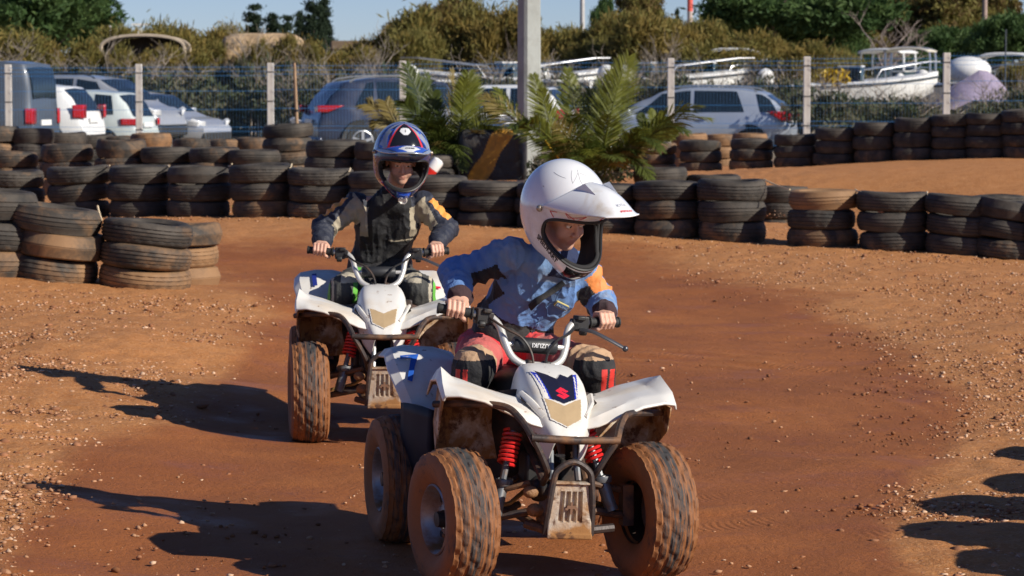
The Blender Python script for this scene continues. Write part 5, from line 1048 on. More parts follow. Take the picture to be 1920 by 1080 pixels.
    # engine, chassis
    b = MB(); b.box((0, .22, .30), (.13, .55, .05)); b.box((-.03, .36, .36), (.17, .22, .17)); b.box((.06, .12, .33), (.08, .16, .12)); b.box((-.07, .06, .36), (.06, .10, .10)); b.box((0, .55, .42), (.16, .35, .22)); b.box((0, .28, .52), (.13, .35, .12)); b.box((0, .75, .36), (.12, .35, .14)); b.ball((-.05, .02, .30), (.04, .05, .045), 7); b.ball((.04, .0, .28), (.03, .04, .04), 7); b.build('engine', m_blkq, root, xf=RB, bevel=.012)
    b = MB()
    for s in (-1, 1): b.tube(smooth_path([(s*.07, -.12, .19), (s*.09, .1, .20), (s*.11, .5, .22), (s*.10, .8, .28), (s*.09, .95, .50), (s*.10, 1.1, .60)], 5), .014, 8); b.tube([(s*.07, -.10, .34), (s*.09, .2, .50), (s*.09, .6, .56), (s*.09, 1.05, .58)], .013, 8)
    b.build('chassis', m_frame, root, xf=RB)
    b = MB(); b.tube([(-.30, 1.0, .217), (.30, 1.0, .217)], .017, 10); b.lathe([(.0, -.02), (.07, -.02), (.075, 0), (.07, .02), (0, .02)], 20, (.06, 1.0, .217), 'X'); b.tube([(0, .75, .25), (0, 1.0, .22)], .035, 8); b.build('rear_axle', m_frame, root)
    for k, (x, z, rr_) in enumerate([(-.09, .245, .022), (-.055, .215, .018), (-.105, .30, .02), (-.02, .20, .02), (.05, .21, .018)]):
        b = MB(); b.ball((x, -.10+.03*k % .05, z), (rr_*1.3, rr_, rr_), 6); b.build('mud_lump', mat('wet mud', (.26, .13, .055), .6, bump=(60, .8, .01)), root, xf=RB)
    # seat and tank
    S = [(.36, .625, .07), (.45, .650, .085), (.55, .632, .10), (.70, .615, .125), (.90, .640, .14), (1.05, .665, .13), (1.14, .655, .10)]
    rows = []
    for (y, z, w) in S: rows.append([(w*1.0*q, y, z-.10*abs(q)**4-.012*abs(q)**2) for q in np.linspace(-1, 1, 13)]+[(w, y, z-.16), (0, y, z-.17), (-w, y, z-.16)])
    b = MB(); b.grid([r_+[r_[0]] for r_ in rows]); b.f += [tuple(range(16)), tuple(len(b.v)-17+i for i in range(16))[::-1]]; b.m += [0, 0]; b.build('seat', m_seat, root, xf=RB, sub=1, merge=.0005)
    # handlebar
    bar = []
    for s in (-1, 1): bar.append([(s*.02, .372, .660), (s*.055, .374, .662), (s*.088, .388, .684), (s*.108, .412, .728), (s*.118, .438, .768), (s*.136, .458, .794), (s*.168, .472, .806), (s*.31, .500, .815)])
    P = smooth_path(bar[0][::-1]+bar[1], 6); b = MB(); b.tube(P, .0125, 10); hb = b.build('handlebar', m_sil, root, xf=ST)
    b = MB(); b.tube([(-.108, .408, .722), (.108, .408, .722)], .0085, 8); b.build('crossbar', m_sil, hb, xf=ST)
    b = MB(); b.tube([(-.080, .408, .722), (-.074, .408, .722), (.066, .408, .722), (.072, .408, .722)], [.021, .026, .026, .021], 16); b.build('bar_pad', mat('pad foam', (.022, .023, .026), .5, bump=(80, .3, .003)), hb, xf=ST)
    if style == 'front':
        put_text('SUZUKI', lambda x, y: Vector((.012-x*.020, 0, 0))+Vector((0, .408, .722))+Vector((0, -.0274*math.cos(R(8)-y*.019/.026*1.0), .0274*math.sin(R(8)-y*.019/.026))), mat('pad lettering', (.6, .6, .6), .5, vary=0), hb, 'pad_lettering', .02, xf=ST)
    b = MB(); b.box((-.03, .372, .660), (.026, .036, .034)); b.box((.03, .372, .660), (.026, .036, .034)); b.box((0, .372, .640), (.11, .04, .016)); b.tube([(0, .375, .64), (0, .30, .42)], .018, 8); b.build('stem_clamp', m_blkq, root, xf=ST, bevel=.006)
    for s in (-1, 1):
        q0, q1 = Vector((s*.205, .480, .809)), Vector((s*.322, .5025, .816)); d = (q1-q0); b = MB(); b.tube([q0, q0+d*.04, q0+d*.05, q0+d*.94, q0+d*.95, q1], [.022, .022, .0165, .0165, .019, .018], 14); b.build('grip', m_grip, hb, xf=ST)
        GRIPS[(style, s)] = (W @ ST @ (q0.lerp(q1, .52)), (W @ ST).to_3x3() @ d.normalized())
        b = MB(); b.box((s*.176, .474, .803), (.045, .046, .052)); b.box((s*.150, .468, .800), (.022, .038, .036)); b.lathe([(0, -.012), (.014, -.012), (.014, .012), (0, .012)], 10, (s*.18, .455, .778), 'X'); b.box((s*.166, .452, .822), (.03, .025, .016)); b.build('switch_box', m_blkq, hb, xf=ST, bevel=.006)
        if s > 0:
            L_ = [(s*.165, .445, .785), (s*.20, .415, .782), (s*.25, .395, .762), (s*.305, .385, .738)]; b = MB(); b.tube(smooth_path(L_, 5), [.008]*15+[.007], 8, flat=.6); b.ball((s*.309, .384, .736), .0105, 8); b.build('brake_lever', mat('lever alloy', (.10, .10, .11), .3, metal=.6), hb, xf=ST)
        b = MB(); b.tube(smooth_path([(s*.155, .45, .80), (s*.11, .40, .77), (s*.06, .375, .745), (s*.025, .36, .69), (s*.02, .34, .60)], 6), .0045, 6); b.build('brake_cable', m_blkq, hb, xf=ST)
    # numbers
    if style == 'front':
        G2 = mirror(RFs, -1); put_text('7', lambda x, y: bil(G2, .62-x*.44, .60-y*.34, .010), m_numb, root, 'number', .02, xf=RB, shear=.1)
    else:
        G2 = mirror(RFs, -1); put_text('1', lambda x, y: bil(G2, .52-x*.42, .52-y*.26, .010), mat('number dark blue', (.015, .03, .22), .5, vary=.1), root, 'number', .03, xf=RB)
        G5 = mirror(FF, 1); put_text('1', lambda x, y: bil(G5, .60+x*.26, .58-y*.34, .009), m_numb, root, 'number', .04, xf=RB); 
        b = MB(); b.grid([[bil(mirror(RFs, 1), u, v, .010) for u in np.linspace(.05, .6, 8)] for v in (.60, .625)]); b.build('red_stripe', m_emb, root, xf=RB)
        b = MB(); b.box((.118, .12, .60), (.03, .03, .04)); b.build('ignition_box', m_blkq, root, xf=RB, bevel=.006)
    return root, W, RB
D1 = 9.09; Q1 = quad(1036, 9.09, R(14), R(3.6), R(9), 'mud splashed white quad with blue black nose decal, leading the pair', 'front')
Q2 = quad(715, 12.61, R(5), R(.8), R(2), 'plain nosed white quad numbered 1, following behind', 'rear')
# ================================================================ RIDERS
def vnoise3(P, s, seed=0):
    P = P*s+seed*13.7; I_ = np.floor(P).astype(np.int64); f = P-I_; f = f*f*(3-2*f)
    def h(dx, dy, dz):
        q = (I_[:, 0]+dx)*374761393+(I_[:, 1]+dy)*668265263+(I_[:, 2]+dz)*2147483647+seed*1013; q = (q ^ (q >> 13))*1274126177; return ((q ^ (q >> 16)) & 0xffff)/65535.
    L = lambda a, b, t_: a*(1-t_)+b*t_
    x, y, z = f.T
    return L(L(L(h(0, 0, 0), h(1, 0, 0), x), L(h(0, 1, 0), h(1, 1, 0), x), y), L(L(h(0, 0, 1), h(1, 0, 1), x), L(h(0, 1, 1), h(1, 1, 1), x), y), z)
def sdf_mesh(prims, vox, pad=.02):
    """prims: ('c',a,ra,b,rb,k) tapered capsule | ('e',centre,radii,rot3x3 or None,k) ellipsoid | ('-', ...) subtract. -> verts, quads"""
    lo = np.full(3, 1e9); hi = -lo
    for p in prims:
        q = p[1:] if p[0] == '-' else p
        if q[0] == 'c': pts = [(q[1], q[2]), (q[3], q[4])]
        else: pts = [(q[1], max(q[2]))]
        if p[0] == '-': continue
        for c, r_ in pts: lo = np.minimum(lo, np.array(c)-r_); hi = np.maximum(hi, np.array(c)+r_)
    lo -= pad; hi += pad; n = np.ceil((hi-lo)/vox).astype(int)+1; D = np.full(n, .1, np.float32)
    ax = [lo[i]+vox*np.arange(n[i]) for i in range(3)]
    for p in prims:
        sub = p[0] == '-'; q = p[1:] if sub else p; k = q[-1]; m = .012+k
        if q[0] == 'c': a, ra, b, rb = np.array(q[1]), q[2], np.array(q[3]), q[4]; l_ = np.minimum(a-ra, b-rb)-m; h_ = np.maximum(a+ra, b+rb)+m
        else: c = np.array(q[1]); R_ = max(q[2]); l_ = c-R_-m; h_ = c+R_+m
        i0 = np.maximum(0, np.floor((l_-lo)/vox).astype(int)); i1 = np.minimum(n, np.ceil((h_-lo)/vox).astype(int)+1)
        if (i1 <= i0).any(): continue
        X, Y, Z = np.meshgrid(*[ax[i][i0[i]:i1[i]].astype(np.float32) for i in range(3)], indexing='ij')
        if q[0] == 'c':
            d = (b-a); L2 = max(1e-9, float(d@d)); t_ = np.clip(((X-a[0])*d[0]+(Y-a[1])*d[1]+(Z-a[2])*d[2])/L2, 0, 1)
            S = np.sqrt((X-a[0]-t_*d[0])**2+(Y-a[1]-t_*d[1])**2+(Z-a[2]-t_*d[2])**2)-(ra+(rb-ra)*t_)
        else:
            P = np.stack([X-c[0], Y-c[1], Z-c[2]], -1)
            if q[3] is not None: P = P @ np.array(q[3], np.float32)
            r_ = np.array(q[2], np.float32); k0 = np.sqrt(((P/r_)**2).sum(-1)); k1 = np.sqrt(((P/(r_*r_))**2).sum(-1)); S = np.where(k1 > 1e-6, k0*(k0-1)/np.maximum(k1, 1e-6), -r_.min())
        sl = tuple(slice(i0[i], i1[i]) for i in range(3)); A = D[sl]
        if sub: S = -S; h = np.maximum(k-np.abs(A-S), 0)/k; D[sl] = np.maximum(A, S)+h*h*k*.25
        else: h = np.maximum(k-np.abs(A-S), 0)/k; D[sl] = np.minimum(A, S)-h*h*k*.25
    s = D < 0; cs = np.zeros(np.array(n)-1, np.int8)
    for dx in (0, 1):
        for dy in (0, 1):
            for dz in (0, 1): cs += s[dx:n[0]-1+dx, dy:n[1]-1+dy, dz:n[2]-1+dz]
    act = np.argwhere((cs > 0) & (cs < 8)); idx = np.full(cs.shape, -1, np.int64); idx[tuple(act.T)] = np.arange(len(act))
    acc = np.zeros((len(act), 3)); cnt = np.zeros(len(act)); C = [(i, j, k) for i in (0, 1) for j in (0, 1) for k in (0, 1)]
    for ia in range(8):
        for ib in range(ia+1, 8):
            a, b = np.array(C[ia]), np.array(C[ib])
            if np.abs(a-b).sum() != 1: continue
            va = D[tuple((act+a).T)]; vb = D[tuple((act+b).T)]; m = (va < 0) != (vb < 0); t_ = np.where(m, va/np.where(m, va-vb, 1), 0)
            acc += np.where(m[:, None], a+(b-a)*t_[:, None], 0); cnt += m
    V = lo+(act+acc/cnt[:, None])*vox; Q = []
    for axn in range(3):
        o1, o2 = [(1, 2), (2, 0), (0, 1)][axn]; sh = [slice(None)]*3; sa = list(sh); sb = list(sh); sa[axn] = slice(0, n[axn]-1); sb[axn] = slice(1, n[axn])
        ch = s[tuple(sa)] != s[tuple(sb)]; e = np.argwhere(ch); e = e[(e[:, o1] > 0) & (e[:, o2] > 0) & (e[:, o1] < n[o1]-1) & (e[:, o2] < n[o2]-1)]
        inside = s[tuple(e.T)]; u = np.zeros(3, int); v = np.zeros(3, int); u[o1] = 1; v[o2] = 1
        q = np.stack([idx[tuple((e-u-v).T)], idx[tuple((e-v).T)], idx[tuple(e.T)], idx[tuple((e-u).T)]], 1); q[~inside] = q[~inside][:, ::-1]; Q.append(q)
    return V, np.concatenate(Q)
def normals(V, Q):
    n_ = np.cross(V[Q[:, 2]]-V[Q[:, 0]], V[Q[:, 3]]-V[Q[:, 1]]); N_ = np.zeros_like(V)
    for k in range(4): np.add.at(N_, Q[:, k], n_)
    return N_/np.maximum(1e-9, np.linalg.norm(N_, axis=1))[:, None]
def relax(V, Q, it=1, lam=.5):
    for _ in range(it):
        A = np.zeros_like(V); c = np.zeros(len(V))
        for a, b in ((0, 1), (1, 2), (2, 3), (3, 0)):
            np.add.at(A, Q[:, a], V[Q[:, b]]); np.add.at(A, Q[:, b], V[Q[:, a]]); np.add.at(c, Q[:, a], 1); np.add.at(c, Q[:, b], 1)
        V = V*(1-lam)+lam*A/c[:, None]
    return V
def seg_t(P, a, b):
    a, b = np.array(a), np.array(b); d = b-a; t_ = ((P-a)@d)/(d@d); tc_ = np.clip(t_, 0, 1); return t_, np.linalg.norm(P-a-tc_[:, None]*d, axis=1)
def wrinkle(V, N_, arms, amp=1.0, seed=0):
    r1 = 1-np.abs(2*vnoise3(V*np.array([1, 1, .55]), 16, seed)-1); r2 = 1-np.abs(2*vnoise3(V, 34, seed+1)-1); r3 = 1-np.abs(2*vnoise3(V*np.array([1.6, 1, .5])+np.array([0, 0, .3])*V[:, :1], 24, seed+7)-1); d = .007*(r1**4-.2)+.0045*(r3**5-.15)+.0025*(r2**2-.3)+.0006*(vnoise3(V, 120, seed+4)-.5)
    for (a, b, r_) in arms:
        t_, ds = seg_t(V, a, b); L = np.linalg.norm(np.array(b)-np.array(a)); w = np.clip(1-np.abs(ds-r_)/.035, 0, 1)*np.clip(np.minimum(t_+.15, 1.15-t_)*6, 0, 1)
        ph = t_*L*150+5*vnoise3(V, 14, seed+2); d = d+w*.0042*np.sin(ph)*(.3+.9*vnoise3(V, 9, seed+3))
    return V+N_*(d*amp)[:, None]
m_skin = bpy.data.materials.new('skin'); m_skin.use_nodes = True; t = NT(m_skin); tc = t.new('ShaderNodeTexCoord').outputs['Object']
c = t.mix(t.noise(tc, 14, 5), (.56, .30, .20), (.68, .40, .29)); c = t.mix(t.ramp(t.noise(tc, 40, 4), [(.5, 0.0), (.75, .35)]), c, (.58, .24, .17)); t.l.new(c, t.b.inputs['Base Color']); t.b.inputs['Roughness'].default_value = .5
t.b.inputs['Subsurface Weight'].default_value = .12; t.b.inputs['Subsurface Radius'].default_value = (.012, .005, .003); t.b.inputs['Subsurface Scale'].default_value = .6; t.l.new(t.bump(t.noise(tc, 260, 3), .15, .002), t.b.inputs['Normal'])
m_eyew = mat('eye white', (.70, .66, .62), .2, vary=0); m_iris = mat('iris', (.035, .02, .012), .15, vary=0); m_brow = mat('eyebrow', (.10, .055, .03), .8); m_lip = mat('lip', (.52, .24, .18), .45, vary=.1); m_nail = mat('nail', (.70, .42, .33), .3, vary=0)
def cloth(name, col, rough=.85, dirt=None, weave=420, faded=None):
    m = mat(name, col, rough, vary=.14, vscale=7, dirt=dirt, spots=faded); t = NT(m); tc = t.new('ShaderNodeTexCoord').outputs['Object']
    t.l.new(t.bump(t.noise(tc, weave, 3, .6), .25, .002, t.bump(t.noise(tc, 34, 5, .65), .5, .012)), t.b.inputs['Normal']); t.b.inputs['Sheen Weight'].default_value = .04; return m
def hand_prims(G, d_out, fwd, wrist, sc_=1.0):
    """five fingers closed over a grip: G grip centre, d_out outboard along the grip, fwd away from the rider"""
    d_out = Vector(d_out).normalized(); fwd = (Vector(fwd)-d_out*Vector(fwd).dot(d_out)).normalized(); up = fwd.cross(d_out); up = up if up.z > 0 else -up; P = []; nails = []
    pt_ = lambda ax_, r_, an: G+d_out*ax_*sc_+(fwd*math.cos(R(an))+up*math.sin(R(an)))*r_*sc_
    offs = [(-.0265, .0088, 1.0), (-.009, .0090, 1.06), (.009, .0086, 1.0), (.0255, .0076, .86)]; k = .0022
    for i, (o_, fr, ln) in enumerate(offs):
        an = [118, 62, 2, -48]; an = [a_+(1-ln)*18+(i-1.5)*2 for a_ in an]; rr_ = [.033, .0345, .0300, .0265]
        q = [pt_(o_*1.0, rr_[0], an[0]), pt_(o_, rr_[1], an[1]), pt_(o_*.98, rr_[2], an[2]), pt_(o_*.96, rr_[3], an[3])]
        rs = [fr*1.08*sc_, fr*1.05*sc_, fr*.95*sc_, fr*.84*sc_]
        for a in range(3): P.append(('c', q[a], rs[a], q[a+1], rs[a+1], k))
    # palm: back of the hand from knuckles to the wrist
    base = Vector(wrist)
    for i, (o_, fr, ln) in enumerate(offs):
        kn = pt_(o_, .030, 122); w = base+d_out*o_*.55*sc_; P.append(('c', kn, .0105*sc_, w, .0150*sc_, .008))
    P.append(('c', pt_(-.018, .030, 150), .012*sc_, pt_(.018, .030, 150), .011*sc_, .008)); 
    t0 = base.lerp(pt_(-.03, .03, 170), .45)-d_out*.016*sc_; t1 = pt_(-.042, .030, 190); t2 = pt_(-.043, .029, 250); t3 = pt_(-.034, .0275, 300)
    P += [('c', t0, .0135*sc_, t1, .0115*sc_, .007), ('c', t1, .0112*sc_, t2, .0098*sc_, .003), ('c', t2, .0098*sc_, t3, .0085*sc_, .003)]
    return P
def rot3(yaw, pitch, roll):   # facing -Y; + yaw turns to the right of the picture, + pitch looks down
    return (Matrix.Rotation(yaw, 3, 'Z') @ Matrix.Rotation(pitch, 3, 'X') @ Matrix.Rotation(roll, 3, 'Y'))
def head_prims(C, H, s=1.0):
    p = lambda x, y, z: Vector(C)+H @ Vector((x*s, y*s, z*s)); Hn = [list(r_) for r_ in H]; P = []
    def E(c_, r_, k=.015): P.append(('e', p(*c_), tuple(v*s for v in r_), Hn, k))
    def K(a, ra, b, rb, k=.008): P.append(('c', p(*a), ra*s, p(*b), rb*s, k))
    E((0, .012, .022), (.071, .088, .084)); E((0, -.024, -.040), (.055, .060, .074), .02); E((0, -.058, -.094), (.024, .022, .018), .02)
    for q in (1, -1):
        E((q*.036, -.052, -.042), (.024, .024, .022), .018); K((q*.012, -.079, .020), .009, (q*.043, -.068, .018), .008, .008); E((q*.073, .012, -.008), (.010, .020, .030), .005)
        P.append(('-', 'e', p(q*.029, -.090, .0), (.0165*s, .013*s, .0115*s), Hn, .006)); E((q*.029, -.0705, .0), (.0135, .0135, .0135), .0015)
        K((q*.016, -.0825, .0075), .0035, (q*.041, -.0765, .006), .0035, .003)
    K((0, -.080, .008), .0070, (0, -.099, -.030), .0095, .008); E((.0105, -.090, -.034), (.0075, .0085, .0065), .005); E((-.0105, -.090, -.034), (.0075, .0085, .0065), .005)
    K((-.018, -.076, -.0605), .0050, (.018, -.076, -.0605), .0050, .006); K((0, -.0800, -.0600), .0048, (0, -.0800, -.0600), .0048, .006); K((-.012, -.0760, -.0705), .0056, (.012, -.0760, -.0705), .0056, .006)
    return P
HP = {'chin': .072, 'w': 63.0, 'up': 22.0, 'dn': 24.0}
def shell_pt(a, e, off=0.0, grow=(.128, .155, .152)):
    ar, er = R(a), R(e); d = Vector((math.sin(ar)*math.cos(er), -math.cos(ar)*math.cos(er), math.sin(er))); r_ = 1/math.sqrt((d.x/grow[0])**2+(d.y/grow[1])**2+(d.z/grow[2])**2)
    k = max(0, min(1, (-e-8)/34)); k = k*k*(3-2*k); aa = abs(a if abs(a) < 180 else 360-abs(a)); r_ += HP['chin']*k*math.exp(-(aa/40)**2)*(1-.25*max(0, (-e-50)/20)); r_ += .012*k*math.exp(-((aa-75)/30)**2)
    return d*(r_+off)
def e_port(a):
    u = min(1, abs(a)/HP['w']); h = (1-u**3.2)**(1/2.4); return -9+HP['up']*h, -9-HP['dn']*h
def e_neck(a): aa = abs(a); return -60+12*(1-math.cos(R(min(aa, 180))))/2*1.0+(6 if aa > 90 else 6*(aa/90)**2)
def col_samples():
    c = [HP['w']*math.sin(math.pi/2*i/22) for i in range(23)]; c = [-x for x in c[::-1]]+c[1:]; o_ = list(np.arange(68, 180, 5.0)); return [-180]+[-x for x in o_[::-1]]+c+o_+[180]
def helmet(parent, C, H, s, mats, sfun, pfun, label, base, TZ=.118, PB=34):
    mats = mats+[m_lin]
    M = Matrix.Translation(Vector(C)-base) @ H.to_4x4() @ Matrix.Scale(s, 4); A = col_samples()
    b = MB(); NU, NL = 46, 30; rows = []; mi = []
    for i in range(NU+1): rows.append([shell_pt(a, 90+(e_port(a)[0] if abs(a) < HP['w'] else -9)*(i/NU)-90*(i/NU)) for a in A])
    o_ = len(b.v); b.grid(rows, mfun=lambda i, j: sfun((A[j]+A[j+1])/2, 90-(99 if abs(A[j]) >= HP['w'] else 90-e_port(A[j])[0])*((i+.5)/NU)))
    rows = [[shell_pt(a, (e_port(a)[1] if abs(a) < HP['w'] else -9)*(1-i/NL)+e_neck(a)*i/NL) for a in A] for i in range(NL+1)]
    b.grid(rows, mfun=lambda i, j: sfun((A[j]+A[j+1])/2, (e_port((A[j]+A[j+1])/2)[1] if abs(A[j]) < HP['w'] else -9)*(1-(i+.5)/NL)+e_neck(A[j])*(i+.5)/NL))
    sh = b.build('helmet', mats, parent, merge=.0004, xf=M, angle=60); k = sh.modifiers.new('s', 'SOLIDIFY'); k.thickness = .016*s; k.offset = -1; k.material_offset = 20; k.material_offset_rim = 20; k.use_rim = True
    # inner padding
    b = MB(); g2 = (.106, .128, .128); rows = [[shell_pt(a, 88-(88-(e_port(a)[0] if abs(a) < HP['w'] else -9)-1.5)*(i/16), -.017) for a in A] for i in range(17)]; b.grid(rows)
    rows = [[shell_pt(a, (e_port(a)[1] if abs(a) < HP['w'] else -9)*(1-i/10)+e_neck(a)*i/10, -.017-.010*math.sin(math.pi*min(1, i/7))*(abs(a) > 30)) for a in A] for i in range(11)]; b.grid(rows); b.build('lining', m_lin, sh, xf=M, solid=.012)
    b = MB(); tr_p = [shell_pt(a, e_port(a)[0], .001) for a in A if abs(a) <= HP['w']+.1]+[shell_pt(a, e_port(a)[1], .001) for a in A if abs(a) <= HP['w']+.1][::-1]; b.tube(tr_p, .0048, 6, closed=True); b.build('port_trim', m_trim, sh, xf=M)
    # peak
    def pk(u, v, off=0):
        B = shell_pt(v*74, PB-(PB-16)*abs(v)**2, .007); T = Vector((v*.066, -.284+.026*v*v, TZ-.010*v*v)); p_ = B.lerp(T, u); p_.z += .020*math.sin(math.pi*u)*(1-.6*v*v)-.028*abs(v)**3*math.sin(math.pi*min(1, u*1.0))*.6; p_.x *= 1+.05*math.sin(math.pi*u)
        return p_+Vector((0, -.3, .95)).normalized()*off
    b = MB(); US = np.linspace(0, 1, 31); VS = np.linspace(-1, 1, 41); b.grid([[pk(u, v) for v in VS] for u in US], mfun=lambda i, j: pfun((US[i]+US[i+1])/2, (VS[j]+VS[j+1])/2)); p_ = b.build('peak', mats, sh, xf=M, solid=.0045, angle=50)
    for q in (1, -1):
        b = MB(); b.ball(shell_pt(q*76, 12, .004), .0105, 6); b.build('peak_screw', mat('screw', (.35, .30, .24), .4, metal=.8), sh, xf=M)
    return sh, M, pk
m_lin = mat('helmet lining', (.022, .021, .022), .9, bump=(60, .4, .004)); m_trim = mat('port trim rubber', (.015, .015, .015), .5, vary=0)
def person(name_label, J, C, H, hs, style, body_s=1.0):
    """J: world joints"""
    base = Vector(J['pelvis']); P = []; c = lambda a, ra, b, rb, k=.02: P.append(('c', Vector(a), ra, Vector(b), rb, k))
    c(J['pelvis'], .07, J['waist'], .055); c(J['waist'], .055, J['chest'], .062); c(J['chest'], .062, J['neck'], .042); c(J['shL'], .038, J['shR'], .038, .02); c(J['neck'], .040, Vector(C)+H @ Vector((0, .02, -.06)), .042)
    for s in 'LR':
        c(J['sh'+s], .036, J['el'+s], .030); c(J['el'+s], .030, J['wr'+s], .021); c(J['hip'+s], .07, J['kn'+s], .048); c(J['kn'+s], .046, J['an'+s], .032); c(J['an'+s], .030, Vector(J['an'+s])+Vector(J['toe']), .028)
    P += head_prims(C, H, hs)
    for s in 'LR': P += hand_prims(J['grip'+s], J['out'+s], J['fwd'], J['wr'+s], .92)
    V, Q = sdf_mesh(P, .0034); V = relax(V, Q, 1, .35); fc = V[Q].mean(1); Hn = np.array(H); L_ = (fc-np.array(C))@Hn/hs; x, y, z = L_.T; ax_ = np.abs(x); mi = np.zeros(len(Q), int); fr_ = y < -.05
    ey = np.hypot(ax_-.029, z); mi[fr_ & (ey < .0125) & (y < -.074) & (y > -.086) & (z < .0035) & (z > -.0055)] = 1; gx = .004 if style == 'front' else .0
    mi[fr_ & (np.hypot(ax_*np.sign(x)-(.029*np.sign(x)+gx), z+.001) < .0062) & (z < .0035) & (z > -.0060)] = 2
    mi[fr_ & (ax_ > .011) & (ax_ < .047) & (z > .0165-.10*(ax_-.03)**1*.5) & (z < .0245-.10*(ax_-.03)*.5)] = 3
    mi[(y < -.070) & (ax_ < .020) & (z < -.0555) & (z > -.0775) & (ax_ < .020-(np.abs(z+.0665))*.6)] = 4
    V = V-np.array(base); o = np_obj('person', V, Q, [m_skin, m_eyew, m_iris, m_brow, m_lip], smooth=True, midx=mi); o.location = base; tag(o, name_label, 'person')
    return o, base
def garment(name, parent, base, prims, arms, mats, mfun, vox=.005, amp=1, seed=1, thick=None):
    V, Q = sdf_mesh(prims, vox); V = relax(V, Q, 2, .5); fc = V[Q].mean(1); mi = mfun(fc); V = wrinkle(V, normals(V, Q), arms, amp, seed)
    return np_obj(name, V-np.array(base), Q, mats, parent, smooth=True, midx=mi), V, Q
from mathutils.bvhtree import BVHTree
def stick(V, Q, px, py, off=.002):
    """where the camera's line through that place of the photo meets the garment"""
    return None
# ---- front rider, joints in the quad's frame
_, W1, RB1 = Q1; _, W2, RB2 = Q2
def WJ(W, d): return {k: (W @ Vector(v) if len(v) == 3 and k not in ('toe',) else v) for k, v in d.items()}
def add_hands(J, W, style, fwd, lift):
    for s, q in (('L', -1), ('R', 1)):
        g, d = GRIPS[(style, q)]; J['grip'+s] = g; J['out'+s] = d; J['wr'+s] = g+Vector(lift[s])
    J['fwd'] = fwd
yaw1 = R(14)
J1 = WJ(W1, dict(pelvis=(.055, .90, .665), waist=(.085, .86, .76), chest=(.150, .76, .90), neck=(.175, .665, 1.02), shL=(.035, .665, 1.010), shR=(.290, .745, .950), elL=(-.150, .735, .935), elR=(.385, .79, .825),
    hipL=(-.02, .87, .655), hipR=(.12, .87, .655), knL=(-.135, .515, .640), knR=(.285, .515, .630), anL=(-.22, .60, .33), anR=(.33, .60, .33)))
f1 = (W1.to_3x3() @ Vector((.1, -1, 0))).normalized(); add_hands(J1, W1, 'front', f1, {'L': (.020, .072, .030), 'R': (.010, .075, .022)}); J1['toe'] = (.03, -.13, -.05)
H1 = rot3(R(38), R(28), R(-3)); C1 = PT(1058, 390, 9.62)
HC1 = C1+H1 @ Vector((0, -.008, -.022))
P1, B1 = person('child rider in a blue jacket and white helmet leaning over the leading quad', J1, HC1, H1, .93, 'front')
# ---- rear rider
J2 = WJ(W2, dict(pelvis=(.02, .90, .66), waist=(.03, .86, .76), chest=(.065, .80, .93), neck=(.075, .74, 1.05), shL=(-.085, .765, 1.015), shR=(.225, .765, 1.015), elL=(-.235, .74, .905), elR=(.335, .74, .900),
    hipL=(-.045, .87, .65), hipR=(.095, .87, .65), knL=(-.150, .50, .635), knR=(.195, .50, .635), anL=(-.22, .60, .33), anR=(.24, .60, .33)))
f2 = (W2.to_3x3() @ Vector((0, -1, 0))).normalized(); add_hands(J2, W2, 'rear', f2, {'L': (.004, .074, .032), 'R': (-.002, .074, .034)}); J2['toe'] = (.0, -.13, -.05)
H2 = rot3(R(9), R(19), R(2)); C2 = PT(753, 292, 13.28)
HC2 = C2+H2 @ Vector((0, .006, -.026))
P2, B2 = person('child rider in a black and beige jacket with a blue helmet on the following quad', J2, HC2, H2, .88, 'rear')

def body_suit(J, C, fat=1.0, hem=.0):
    P = []; c = lambda a, ra, b, rb, k=.03: P.append(('c', Vector(a), ra*fat, Vector(b), rb*fat, k)); nk = Vector(J['neck']); side = (Vector(J['shR'])-Vector(J['shL'])).normalized()
    w, ch = Vector(J['waist']), Vector(J['chest'])
    for q in (-.045, .045): c(w+side*q, .080, ch+side*q*1.3, .085); c(ch+side*q*1.3, .085, nk+side*q*.9-Vector((0, 0, .04)), .062)
    c(nk-Vector((0, 0, .02)), .058, nk+Vector((0, 0, .015)), .054); c(w+side*.055, .080, w+side*-.055, .080)
    for s in 'LR':
        sh, el, wr = Vector(J['sh'+s]), Vector(J['el'+s]), Vector(J['wr'+s]); c(sh, .060, el, .049, .03); c(el, .050, el.lerp(wr, .80), .039, .02); c(el.lerp(wr, .78), .041, el.lerp(wr, .90), .037, .004)
    return P
def torso_frame(J):
    X = (Vector(J['shR'])-Vector(J['shL'])).normalized(); Z = (Vector(J['neck'])-Vector(J['waist'])); Z = (Z-X*Z.dot(X)).normalized(); Y = Z.cross(X); return np.array([X, Y, Z]), np.array(J['chest'])
def arm_params(fc, J):
    out = {}
    for s in 'LR':
        t1, d1 = seg_t(fc, J['sh'+s], J['el'+s]); t2, d2 = seg_t(fc, J['el'+s], J['wr'+s]); out[s] = (t1, d1, t2, d2)
    return out
